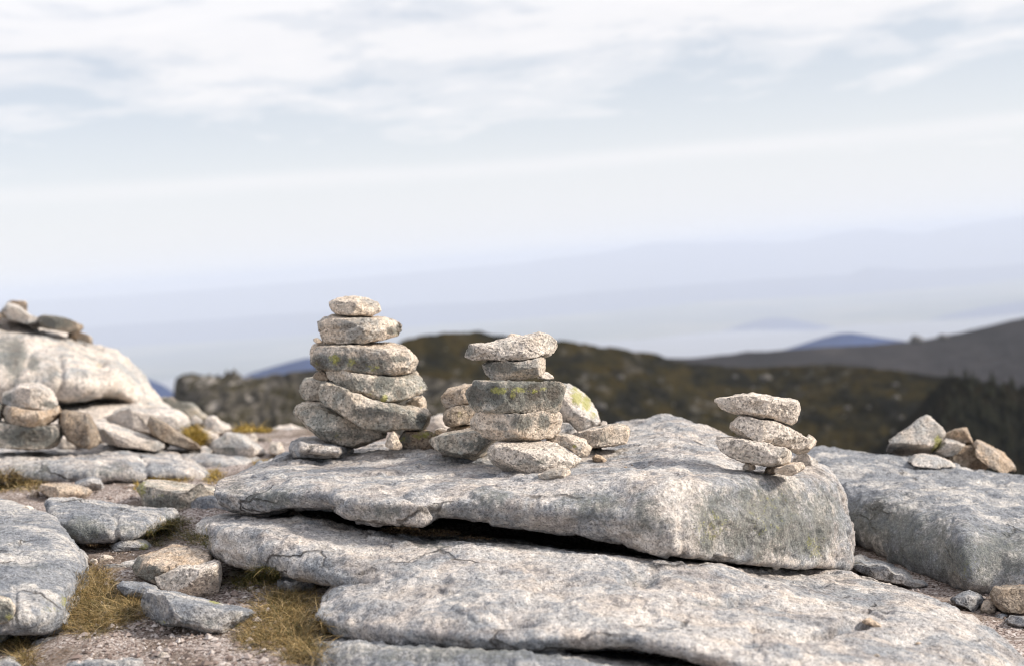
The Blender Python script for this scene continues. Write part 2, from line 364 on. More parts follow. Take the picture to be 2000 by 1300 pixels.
def fr(frame, pts):
    ox, oy, s = frame
    a = np.array(pts, float)
    return np.stack([ox + a[:, 0] / s, oy + a[:, 1] / s], 1)
_seed = [100]
HIT = {}
def hit_depth(x, y, kinds=('slab', 'ground')):
    """depth at which the sight line through photo position (x, y) meets the bedrock or the ground"""
    dv = FV + (x - 1000) / FPX * RV + (650 - y) / FPX * UV
    L = float(np.linalg.norm(dv)); best = None
    for k in kinds:
        r = HIT[k].ray_cast(Vector(CAM), Vector(dv / L)) if k in HIT else (None,)
        if r[0] is not None and (best is None or r[3] / L < best): best = r[3] / L
    return best
def stone(name, label, frame, top, bot, d, D, mat='warm', ridge=0.22, rf=None, lf=None, lichen=None, yellow=None, amp=1.0, group=None, cat='stone',
          sharp=0.075, sink=2.0, under=0.16, bulge=0.05, rdep=0.55, ldep=0.45, chips=20, lean=0.1, rest=None, cracks=None, dents=None, fine=1.0):
    """One stone from its traced upper and lower outline, its distance d and its thickness D (metres)."""
    _seed[0] += 1; rs = np.random.RandomState(_seed[0])
    T = fr(frame, top); B = fr(frame, bot); B[:, 1] += sink
    sc = frame[2]
    x0 = max(T[0, 0], B[0, 0]); x1 = min(T[-1, 0], B[-1, 0])
    x0 = min(T[0, 0], B[0, 0]); x1 = max(T[-1, 0], B[-1, 0])
    wpx = x1 - x0
    if rest:                                                       # settle the stone on what it rests on
        k = B[:, 1].argmax(); hd = hit_depth(B[k, 0], B[k, 1] - sink - 1.5, rest)
        if hd is not None and abs(hd - d) < 0.7: d = hd - 0.3 * D
    n = int(np.clip(wpx * 0.95, 30, 170))
    t = 0.5 - 0.5 * np.cos(np.linspace(0, math.pi, n)); t = 0.5 * t + 0.5 * np.linspace(0, 1, n)
    x = x0 + wpx * t
    yt = np.interp(x, T[:, 0], T[:, 1]); yb = np.interp(x, B[:, 0], B[:, 1])
    yb = np.maximum(yb, yt + 0.6)
    hmax = (yb - yt).max()
    rfx = (frame[0] + rf / sc - x0) / wpx if rf is not None else rs.uniform(0.74, 0.9)
    lfx = (frame[0] + lf / sc - x0) / wpx if lf is not None else rs.uniform(0.06, 0.2)
    fp = np.interp(t, [0, lfx, rfx, 1], [ldep, 0.0, 0.0, rdep])                  # plan of the front
    bp_ = np.interp(t, [0, rs.uniform(0.12, 0.3), rs.uniform(0.65, 0.85), 1], [0.62, 1.0, 1.0, 0.66])
    if isinstance(ridge, (list, tuple)):
        R = fr(frame, ridge); yr = np.interp(x, R[:, 0], R[:, 1]); rfrac = np.clip((yr - yt) / (yb - yt), 0.02, 0.9)
    else:
        rn = np.array([fbm(np.array([[xx * 0.02 + _seed[0], 3.3, 0.5]]), 2)[0] for xx in x])
        rfrac = np.clip(ridge * (1 + 1.1 * rn), 0.03, 0.9)
    H = yb - yt
    def pt(yf, df): return np.stack([x, yt + H * yf, d + D * df], 1)
    z = np.zeros(n)
    ring = np.stack([
        pt(z + 0.97, bp_ * 0.9),
        pt(z + 0.45, bp_ * 1.0),
        pt(z + 0.0, bp_ * 0.86),
        pt(rfrac * 0.45, fp + (bp_ - fp) * 0.42),
        pt(rfrac, fp + bulge * 0.8),
        pt(0.5 * (rfrac + 0.96), fp),
        pt(z + 0.97, fp + under * 0.75),
        pt(z + 1.0, fp + (bp_ - fp) * (under + 0.22)),
    ], 1)
    ring = chaikin(chaikin(chaikin(ring, sharp), 0.13), 0.25)
    w3 = P(ring[..., 0], ring[..., 1], ring[..., 2])
    mres = int(np.clip((hmax * 2 + D / d * FPX * 1.0) * 0.75, 36, 150))
    g = resample_ring(w3, mres)
    g = gsmooth(g, 0.6)
    g = cap(g)
    size = hmax / FPX * d
    return finish_rock(name, g, mat, max(size, 0.03), _seed[0], amp * 0.06 * max(size, 0.02), lichen and [(*fr(frame, [(a, b)])[0], c / sc, e / sc, s) for a, b, c, e, s in lichen],
                       yellow and [(*fr(frame, [(a, b)])[0], c / sc, e / sc, s) for a, b, c, e, s in yellow], cracks, dents, chips, fine * min(1.0, size / 0.06), 0.0, 0.024 * max(size, 0.02), size * 1.0, label, cat, group)

def slab(name, label, stations, mat, nu, m, seed, amp, size, lichen=None, yellow=None, cracks=None, dents=None, cat='rock slab', sharp=0.14, fine=1.1, chips=0, strata=0.0036, flake=0.0095, flake_size=0.46, group=None):
    """A long rock lofted through cross-sections; each station is K points (x, y, depth)."""
    def loft(stations, nu):
        s = np.array(stations, float)                           # S,K,3
        s = chaikin(chaikin(chaikin(s, sharp), sharp + 0.05), 0.25)
        S = len(s)
        cx = s[..., 0].mean(1); tt = np.concatenate([[0], np.cumsum(np.abs(np.diff(cx)) + 20)]); tt /= tt[-1]
        tq = np.linspace(0, 1, nu); o = np.empty((nu,) + s.shape[1:])
        dm = np.zeros_like(s)
        for i in range(S):                                      # limited Hermite tangents
            if 0 < i < S - 1:
                a = (s[i] - s[i - 1]) / (tt[i] - tt[i - 1]); b_ = (s[i + 1] - s[i]) / (tt[i + 1] - tt[i])
                dm[i] = np.where(a * b_ > 0, 2 * a * b_ / np.where(np.abs(a + b_) < 1e-9, 1, a + b_), 0) * 0.5 + (a + b_) * 0.25
        dm[0] = (s[1] - s[0]) / (tt[1] - tt[0]); dm[-1] = (s[-1] - s[-2]) / (tt[-1] - tt[-2])
        idx = np.clip(np.searchsorted(tt, tq, side='right') - 1, 0, S - 2)
        for j, (i, q) in enumerate(zip(idx, tq)):
            h = tt[i + 1] - tt[i]; u = (q - tt[i]) / h
            o[j] = (2*u**3-3*u*u+1)*s[i] + (u**3-2*u*u+u)*h*dm[i] + (-2*u**3+3*u*u)*s[i+1] + (u**3-u*u)*h*dm[i+1]
        return P(o[..., 0], o[..., 1], o[..., 2])
    def build(stations, nu, m):
        g = resample_ring(loft(stations, nu), m)
        return cap(gsmooth(g, 1.0), steps=(0.98, 0.93, 0.82, 0.64, 0.42, 0.2, 0.0), push=0.2)
    g = build(stations, nu, m)
    return finish_rock(name, g, mat, size, seed, amp, lichen, yellow, cracks, dents, chips, fine, strata, flake, flake_size, label, cat, group)

import bmesh
def join(a, b):
    """weld the mesh of b into the mesh of a (one rock grown from two layers)."""
    bm = bmesh.new(); bm.from_mesh(a.data); k = len(bm.verts)
    bm.from_mesh(b.data); bm.verts.ensure_lookup_table()
    off = b.location - a.location
    for v in bm.verts[k:]: v.co += off
    bm.to_mesh(a.data); bm.free()
    bpy.data.objects.remove(b)
    return a

# ================================================================== THE GROUND
GC = [  # (photo x, photo y, depth) of points on the gritty ground between the rocks
    (-300, 1300, 3.75), (0, 1290, 3.75), (150, 1250, 3.83), (300, 1292, 3.62), (560, 1295, 3.55), (250, 1190, 4.08), (430, 1185, 4.20),
    (300, 1120, 4.50), (520, 1140, 4.35), (220, 1085, 4.72), (390, 1062, 4.92), (330, 1020, 5.25), (430, 1005, 5.35),
    (330, 975, 5.85), (200, 965, 6.05), (60, 952, 6.30), (-200, 960, 6.4), (280, 938, 6.5), (440, 925, 6.75), (520, 900, 7.3), (350, 872, 8.0),
    (480, 850, 8.6), (560, 838, 9.1), (100, 880, 8.0), (-150, 900, 8.2),
    (1000, 1330, 3.55), (1300, 1340, 3.6), (1000, 1100, 4.75), (800, 1060, 5.0), (1300, 1130, 4.8), (1500, 1120, 5.1), (900, 900, 7.2), (1200, 880, 7.6),
    (1690, 1088, 5.16), (1740, 1110, 5.05), (1790, 1130, 4.9), (1855, 1157, 4.74), (1900, 1178, 4.62), (1945, 1200, 4.48), (2000, 1240, 4.25), (1960, 1250, 4.05), (1850, 1190, 4.4), (1760, 1150, 4.6), (2150, 1300, 3.85), (1700, 1000, 6.2), (1900, 1000, 6.4), (1700, 1300, 3.9), (1900, 1320, 3.75), (2300, 1100, 5.3),
]
gp = np.array([P(*c) for c in GC])
def smooth01(t): t = np.clip(t, 0, 1); return t * t * (3 - 2 * t)
def ground_z(X, Y):
    X = np.asarray(X, float); Y = np.asarray(Y, float)
    d2 = (X[..., None] - gp[:, 0]) ** 2 + (Y[..., None] - gp[:, 1]) ** 2 + 0.02
    wt = 1 / d2 ** 2.3
    z = (wt * gp[:, 2]).sum(-1) / wt.sum(-1)
    r = np.hypot(X, Y)
    edge = 5.9 + 3.2 * smooth01((-0.02 - X / np.maximum(Y, 0.1)) / 0.1) * (Y > 0)   # the summit shelf ends sooner on the right
    far = np.maximum(r - edge, 0.0)
    z = z - 0.55 * np.minimum(far, 8) - 0.30 * np.clip(far - 8, 0, 60) - 0.55 * np.clip(far - 60, 0, 900) - 40 * smooth01((far - 900) / 4000)
    return z
def build_ground():
    rr = np.concatenate([np.linspace(1.2, 11, 330), 11 * (60000 / 11) ** np.linspace(0.004, 1, 150)])
    aa = np.concatenate([np.linspace(-34, 34, 420), np.linspace(34, 326, 90)[1:-1]]) * math.pi / 180
    R, A = np.meshgrid(rr, aa, indexing='ij')
    X, Y = R * np.sin(A), R * np.cos(A)
    Z = np.empty_like(X)
    for i in range(len(rr)): Z[i] = ground_z(X[i], Y[i])
    q = np.stack([X, Y, Z * 0], -1).reshape(-1, 3)
    near = np.clip(1 - (R.ravel() - 12) / 10, 0, 1)
    bumps = 0.030 * fbm(q / 0.45, 4) + 0.008 * fbm(q / 0.06, 3)
    big = smooth01((R.ravel() - 300) / 4000) * 55 * fbm(q / 2600.0, 5)
    Z = Z + (bumps * near + big).reshape(Z.shape)
    m, t, b = new_mat('gritty_ground')
    c = N(t, 'ShaderNodeTexCoord'); v = c.outputs['Object']
    vo = N(t, 'ShaderNodeTexVoronoi'); vo.inputs['Scale'].default_value = 170.0; t.links.new(v, vo.inputs['Vector'])
    sx = N(t, 'ShaderNodeSeparateXYZ'); t.links.new(vo.outputs['Color'], sx.inputs[0])
    grit = ramp(t, sx.outputs[0], [(0.0, (0.05, 0.035, 0.03)), (0.18, (0.15, 0.11, 0.095)), (0.45, (0.30, 0.24, 0.21)), (0.8, (0.42, 0.36, 0.33)), (1.0, (0.60, 0.56, 0.53))])
    soil = ramp(t, noise(t, v, 3.4, 6, 0.62, 0.4), [(0.46, 0.0), (0.60, 1.0)])
    col = mix(t, math_(t, 'MULTIPLY', soil, 0.72), grit, mix(t, sx.outputs[1], (0.045, 0.033, 0.022), (0.16, 0.11, 0.075)))
    # farther out the ground is heath and grass, then blue-green valley country
    gm = N(t, 'ShaderNodeNewGeometry')
    ln = N(t, 'ShaderNodeVectorMath', operation='LENGTH'); t.links.new(gm.outputs['Position'], ln.inputs[0])
    heath = ramp(t, noise(t, v, 0.9, 6, 0.65), [(0.35, (0.075, 0.060, 0.028)), (0.5, (0.15, 0.105, 0.045)), (0.65, (0.20, 0.17, 0.12))])
    fields = ramp(t, noise(t, v, 0.0011, 8, 0.62), [(0.35, (0.035, 0.05, 0.03)), (0.5, (0.07, 0.085, 0.045)), (0.62, (0.16, 0.15, 0.09)), (0.7, (0.10, 0.11, 0.07))])
    f1 = math_(t, 'DIVIDE', math_(t, 'SUBTRACT', ln.outputs['Value'], 8.4), 1.6, True)
    f2 = math_(t, 'DIVIDE', math_(t, 'SUBTRACT', ln.outputs['Value'], 300.0), 900.0, True)
    col = mix(t, f1, col, heath); col = mix(t, f2, col, fields)
    t.links.new(col, b.inputs['Base Color'])
    bp = N(t, 'ShaderNodeBump'); bp.inputs['Strength'].default_value = 0.9; bp.inputs['Distance'].default_value = 0.006
    t.links.new(math_(t, 'ADD', sx.outputs[2], noise(t, v, 80, 3)), bp.inputs['Height']); t.links.new(bp.outputs[0], b.inputs['Normal'])
    o = mesh_obj('ground', np.stack([X, Y, Z], -1).reshape(-1, 3), grid_faces(len(rr), len(aa)), m)
    return tag(o, 'gritty mountain ground falling away to a hazy valley', 'ground', kind='structure')
GROUND = build_ground()

# ================================================================== HILLS
def hill_mat(name, stops, scale, rock=None, rock_amt=0.0, stretch=(1, 1, 1), rock_scale=3.0):
    m, t, b = new_mat(name)
    c = N(t, 'ShaderNodeTexCoord'); v = mapping(t, c.outputs['Object'], stretch)
    col = ramp(t, noise(t, v, scale, 8, 0.66, 0.3), stops)
    if rock:
        k = ramp(t, noise(t, v, scale * rock_scale, 6, 0.6, 0.2), [(0.56, 0.0), (0.62, 1.0)])
        k2 = ramp(t, noise(t, v, scale * 0.55, 4, 0.55), [(0.42, 0.0), (0.60, 1.0)])
        col = mix(t, math_(t, 'MULTIPLY', math_(t, 'MULTIPLY', k, k2), rock_amt), col, rock)
    t.links.new(col, b.inputs['Base Color']); b.inputs['Specular IOR Level'].default_value = 0.05
    b.inputs['Roughness'].default_value = 1.0
    return m
def ridge(name, label, crest, D, foot, mat, nx, ny, amp, freq, power=1.3, crest_amp=0.25, rough=0.0, seed=0):
    """A hill from its traced skyline at distance D (metres, may vary along it); foot = (distance share, drop in metres)."""
    c = np.array(crest, float)
    x = np.linspace(c[0, 0], c[-1, 0], nx)
    y = np.interp(x, c[:, 0], c[:, 1]); y = gsmooth(y[:, None], nx / 400)[:, 0]
    Dx = np.interp(x, [p[0] for p in D], [p[1] for p in D]) if isinstance(D, list) else np.full(nx, float(D))
    C = P(x, y, Dx)
    t = np.concatenate([np.linspace(0, 1, ny), np.linspace(1, 2, ny // 3)[1:]])
    tt = np.minimum(t, 1)
    Cs = C[:, 2] if nx < 300 else gsmooth(np.stack([C[:, 2]], 1), nx / 22)[:, 0]      # away from the skyline the slope is smoother than the skyline itself
    kk = np.clip(1 - np.abs(t - 1) / min(0.12, (1.5 / foot[1]) ** (1 / power)), 0, 1)[:, None]
    Cz = np.minimum(Cs[None], C[:, 2][None]) * (1 - kk) + C[:, 2][None] * kk
    sh = np.where(t <= 1, foot[0] + (1 - foot[0]) * tt, 1 + (t - 1) * 0.5)
    dropf = np.where(t <= 1, (1 - tt) ** power, ((t - 1) ** 1.2) * 1.4)
    V = np.empty((len(t), nx, 3))
    V[..., 0] = CAM[0] + (C[:, 0] - CAM[0])[None] * sh[:, None]
    V[..., 1] = CAM[1] + (C[:, 1] - CAM[1])[None] * sh[:, None]
    V[..., 2] = Cz - foot[1] * dropf[:, None]
    q = V.reshape(-1, 3) * np.array([1, 1, 0.3]) + seed * 71.3
    fade = (crest_amp + (1 - crest_amp) * np.clip(np.abs(1 - t) * 4, 0, 1))[:, None].repeat(nx, 1).ravel()
    dz = amp * fbm(q / freq, 6, 0.52) * fade
    if rough: dz += rough * fbm(q / (freq * 0.12), 3, ridged=True) * np.clip(fade + .2, 0, 1)
    V[..., 2] += dz.reshape(V.shape[:2])
    org = np.array([V[..., 0].mean(), V[..., 1].mean(), V[..., 2].min()])
    o = mesh_obj(name, V.reshape(-1, 3), grid_faces(len(t), nx), mat, org)
    return tag(o, label, 'hill', kind='structure'), V

MH = hill_mat('heath_hill', [(0.30, (0.004, 0.0045, 0.0035)), (0.42, (0.006, 0.0056, 0.003)), (0.50, (0.015, 0.0125, 0.004)), (0.57, (0.029, 0.021, 0.0055)), (0.64, (0.009, 0.008, 0.0045)), (0.76, (0.04, 0.032, 0.021))], 0.13,
              rock=(0.13, 0.12, 0.11), rock_amt=0.45, stretch=(1, 0.6, 1.5))
MR = hill_mat('rocky_spur', [(0.34, (0.010, 0.011, 0.012)), (0.44, (0.028, 0.026, 0.022)), (0.50, (0.085, 0.076, 0.064)), (0.55, (0.030, 0.026, 0.013)), (0.62, (0.055, 0.05, 0.044)), (0.70, (0.15, 0.135, 0.12))], 0.24,
              rock=(0.34, 0.31, 0.28), rock_amt=0.7, stretch=(1, 0.5, 1.8))
MD = hill_mat('dark_moor', [(0.30, (0.010, 0.009, 0.010)), (0.5, (0.020, 0.0175, 0.019)), (0.62, (0.034, 0.030, 0.030)), (0.75, (0.07, 0.063, 0.06))], 0.03, stretch=(1, 0.5, 2))
MF = hill_mat('hazy_far_forest', [(0.3, (0.008, 0.022, 0.080)), (0.5, (0.012, 0.034, 0.115)), (0.7, (0.020, 0.046, 0.135))], 0.002)  # blue of the haze painted into the colour of the distant hills

MK = hill_mat('dark_wooded_slope', [(0.32, (0.004, 0.0045, 0.0035)), (0.48, (0.006, 0.006, 0.004)), (0.58, (0.011, 0.0092, 0.005)), (0.70, (0.026, 0.023, 0.019))], 0.20, stretch=(1.3, 0.7, 0.5))
hillA, VA = ridge('hill', 'olive brown heath hill with scattered pale rocks behind the stone stacks',
    [(560, 760), (640, 716), (700, 700), (760, 684), (790, 668), (812, 661), (850, 655), (900, 653), (935, 648), (965, 655), (1010, 660), (1090, 668), (1140, 672), (1170, 679),
     (1205, 683), (1240, 690), (1275, 692), (1310, 704), (1350, 713), (1400, 717), (1460, 720), (1520, 719), (1600, 714), (1680, 718), (1740, 724), (1790, 730), (1850, 735), (1900, 742), (1950, 755), (2010, 770), (2100, 800), (2300, 880)],
    [(500, 190), (1000, 235), (1500, 250), (1900, 215), (2300, 180)], (0.42, 30.0), MH, 700, 150, 3.2, 26.0, 0.9, 0.14, rough=1.5, seed=1)
hillC, VC = ridge('wooded_hill', 'nearly black wooded slope at the right edge below the moor',
    [(1560, 980), (1660, 920), (1730, 862), (1780, 810), (1820, 764), (1845, 744), (1856, 738), (1868, 737), (1885, 744), (1900, 738), (1915, 749), (1935, 742), (1950, 757), (1965, 748), (1985, 762), (2000, 752), (2040, 760), (2300, 770)],
    160.0, (0.5, 34.0), MK, 420, 160, 2.6, 12.0, 0.9, 0.10, rough=1.2, seed=12)
hillB, VB = ridge('rocky_hill', 'grey rocky spur with a blunt left end beyond the left slab',
    [(300, 900), (334, 850), (338, 770), (342, 746), (352, 737), (372, 732), (410, 735), (450, 741), (500, 744), (540, 737), (600, 729), (660, 712), (720, 720), (800, 735), (950, 760), (1150, 830)],
    110.0, (0.45, 15.0), MR, 420, 120, 3.2, 9.0, 0.9, 0.08, rough=1.3, seed=2)
ridge('moor_hill', 'dark purplish moor ridge rising to the right edge',
    [(1180, 715), (1245, 697), (1275, 694), (1300, 699), (1350, 700), (1400, 695), (1440, 690), (1460, 687), (1500, 687), (1560, 681), (1620, 678), (1700, 674), (1750, 669), (1806, 663), (1850, 655),
     (1880, 649), (1920, 640), (1960, 630), (2000, 620), (2100, 592), (2300, 560)], 720.0, (0.6, 50.0), MD, 500, 90, 10.0, 110.0, 1.0, 0.05, rough=2.0, seed=3)
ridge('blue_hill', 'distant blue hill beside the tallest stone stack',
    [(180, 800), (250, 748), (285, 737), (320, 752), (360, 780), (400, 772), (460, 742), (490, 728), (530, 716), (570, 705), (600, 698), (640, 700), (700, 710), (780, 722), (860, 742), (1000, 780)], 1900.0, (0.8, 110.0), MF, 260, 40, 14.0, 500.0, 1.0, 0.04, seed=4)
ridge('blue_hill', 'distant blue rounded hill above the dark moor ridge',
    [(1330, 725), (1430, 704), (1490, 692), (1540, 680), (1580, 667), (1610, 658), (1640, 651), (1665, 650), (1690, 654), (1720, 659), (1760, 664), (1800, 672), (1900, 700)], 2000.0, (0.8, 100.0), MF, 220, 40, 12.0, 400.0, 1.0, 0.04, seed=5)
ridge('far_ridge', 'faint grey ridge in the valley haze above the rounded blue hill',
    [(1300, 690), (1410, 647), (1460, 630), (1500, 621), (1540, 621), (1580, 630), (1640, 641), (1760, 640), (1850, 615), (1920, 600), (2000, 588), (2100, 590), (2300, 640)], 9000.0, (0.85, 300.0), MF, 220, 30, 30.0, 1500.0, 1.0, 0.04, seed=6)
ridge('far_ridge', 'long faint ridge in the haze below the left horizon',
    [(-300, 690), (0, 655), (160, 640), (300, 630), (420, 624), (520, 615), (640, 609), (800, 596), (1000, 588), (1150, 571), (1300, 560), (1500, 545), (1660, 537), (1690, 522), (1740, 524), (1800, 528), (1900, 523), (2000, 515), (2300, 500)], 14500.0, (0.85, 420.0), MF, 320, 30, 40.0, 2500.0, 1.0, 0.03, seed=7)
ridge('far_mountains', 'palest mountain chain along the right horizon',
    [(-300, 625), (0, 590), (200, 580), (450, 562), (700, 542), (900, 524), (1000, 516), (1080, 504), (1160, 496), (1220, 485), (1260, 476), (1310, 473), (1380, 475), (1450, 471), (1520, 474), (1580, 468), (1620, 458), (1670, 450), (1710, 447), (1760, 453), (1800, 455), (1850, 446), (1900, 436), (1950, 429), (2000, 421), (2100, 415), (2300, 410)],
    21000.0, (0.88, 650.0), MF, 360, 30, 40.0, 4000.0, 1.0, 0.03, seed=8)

# ================================================================== BEDROCK SLABS
slab('rock_slab', 'broad grey granite slab carrying the three main stone stacks', [
    [(470, 965, 5.3), (462, 932, 5.35), (450, 934, 5.1), (428, 945, 4.75), (424, 962, 4.62), (432, 982, 4.62), (455, 985, 4.9), (470, 975, 5.2)],
    [(520, 970, 5.8), (520, 903, 5.8), (505, 918, 5.1), (492, 945, 4.62), (490, 972, 4.50), (498, 1000, 4.52), (515, 996, 4.9), (520, 985, 5.4)],
    [(590, 965, 5.9), (590, 880, 5.9), (575, 900, 5.2), (560, 940, 4.55), (556, 966, 4.42), (560, 988, 4.44), (575, 986, 4.8), (590, 980, 5.4)],
    [(670, 965, 6.0), (670, 866, 6.0), (660, 897, 5.2), (645, 945, 4.47), (640, 968, 4.35), (645, 988, 4.38), (660, 990, 4.75), (670, 985, 5.4)],
    [(700, 965, 6.0), (700, 862, 6.0), (692, 894, 5.2), (680, 948, 4.44), (672, 975, 4.27), (674, 1006, 4.29), (690, 1000, 4.75), (700, 985, 5.4)],
    [(760, 965, 6.05), (760, 858, 6.05), (752, 892, 5.15), (744, 948, 4.40), (738, 980, 4.21), (742, 1019, 4.23), (755, 1008, 4.7), (760, 988, 5.4)],
    [(832, 965, 6.1), (832, 852, 6.1), (828, 890, 5.1), (824, 948, 4.36), (820, 986, 4.18), (824, 1026, 4.20), (830, 1008, 4.7), (832, 990, 5.4)],
    [(866, 967, 6.1), (866, 850, 6.1), (862, 890, 5.1), (858, 949, 4.34), (856, 984, 4.22), (858, 1006, 4.25), (864, 1003, 4.7), (866, 992, 5.4)],
    [(960, 970, 6.1), (960, 846, 6.1), (955, 890, 5.0), (950, 952, 4.30), (948, 985, 4.18), (950, 1013, 4.22), (958, 1012, 4.65), (960, 1000, 5.4)],
    [(1110, 980, 6.2), (1110, 838, 6.2), (1105, 885, 5.0), (1100, 950, 4.24), (1098, 995, 4.11), (1100, 1034, 4.15), (1108, 1030, 4.6), (1110, 1010, 5.4)],
    [(1230, 990, 6.2), (1225, 822, 6.2), (1222, 880, 5.0), (1215, 948, 4.18), (1213, 1005, 4.05), (1215, 1056, 4.09), (1225, 1050, 4.6), (1230, 1020, 5.4)],
    [(1320, 1000, 6.1), (1310, 808, 6.1), (1312, 872, 5.0), (1305, 945, 4.12), (1306, 1015, 4.00), (1312, 1080, 4.02), (1325, 1075, 4.6), (1325, 1040, 5.4)],
    [(1400, 1010, 5.9), (1385, 836, 5.9), (1392, 878, 5.0), (1395, 938, 4.25), (1398, 1012, 4.16), (1402, 1092, 4.17), (1410, 1090, 4.7), (1405, 1050, 5.3)],
    [(1490, 1020, 5.7), (1470, 868, 5.7), (1480, 892, 5.0), (1492, 934, 4.42), (1498, 1015, 4.32), (1502, 1102, 4.33), (1508, 1098, 4.8), (1500, 1060, 5.3)],
    [(1560, 1030, 5.5), (1545, 890, 5.5), (1560, 905, 5.0), (1578, 934, 4.60), (1590, 1015, 4.48), (1596, 1108, 4.50), (1596, 1102, 4.9), (1580, 1070, 5.3)],
    [(1610, 1030, 5.4), (1592, 906, 5.4), (1612, 920, 5.05), (1632, 955, 4.74), (1644, 1020, 4.66), (1648, 1108, 4.66), (1642, 1100, 5.0), (1625, 1075, 5.3)],
    [(1625, 1030, 5.4), (1615, 928, 5.4), (1630, 942, 5.15), (1648, 975, 4.88), (1657, 1030, 4.82), (1660, 1095, 4.84), (1650, 1090, 5.1), (1635, 1075, 5.3)],
  ], 'slab', 760, 560, 11, 0.016, 0.30, sharp=0.07,
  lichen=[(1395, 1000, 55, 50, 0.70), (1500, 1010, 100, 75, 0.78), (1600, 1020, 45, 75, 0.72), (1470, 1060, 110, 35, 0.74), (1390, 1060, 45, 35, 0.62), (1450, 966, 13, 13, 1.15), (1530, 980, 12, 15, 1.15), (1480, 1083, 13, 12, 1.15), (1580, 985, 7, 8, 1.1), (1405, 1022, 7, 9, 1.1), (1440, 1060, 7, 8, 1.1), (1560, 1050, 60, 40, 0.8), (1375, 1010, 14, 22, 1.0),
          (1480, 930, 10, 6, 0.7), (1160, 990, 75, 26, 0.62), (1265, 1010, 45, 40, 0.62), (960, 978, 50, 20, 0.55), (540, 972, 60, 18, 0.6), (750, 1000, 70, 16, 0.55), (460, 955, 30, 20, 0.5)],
  yellow=[(1590, 1065, 32, 38, 0.75), (1500, 1000, 90, 85, 0.62), (1390, 1030, 60, 55, 0.7)],
  cracks=[([(545, 905), (590, 898), (640, 910), (700, 905)], 5, 0.016), ([(655, 990), (690, 967), (760, 966), (828, 980), (852, 1000)], 5, 0.022), *[([(xx, 965 + (xx * 7) % 23), (xx - 6, 1020), (xx - 10 + (xx * 3) % 17, 1085)], 5 + (xx * 5) % 6, 0.006 + 0.006 * ((xx * 11) % 7) / 7) for xx in range(1335, 1650, 19)], ([(1130, 1015), (1190, 1000), (1260, 1020)], 16, 0.010), ([(1170, 858), (1270, 838), (1370, 856), (1430, 880)], 7, 0.016), ([(930, 905), (1060, 915), (1180, 905)], 6, 0.010)],
  dents=[(1440, 905, 60, 12, 0.025), (760, 915, 90, 12, 0.012), (1180, 900, 90, 14, 0.015), (1400, 955, 50, 10, -0.012), (600, 955, 50, 10, -0.012), (1230, 950, 40, 14, -0.012), (1000, 960, 60, 14, 0.012)])

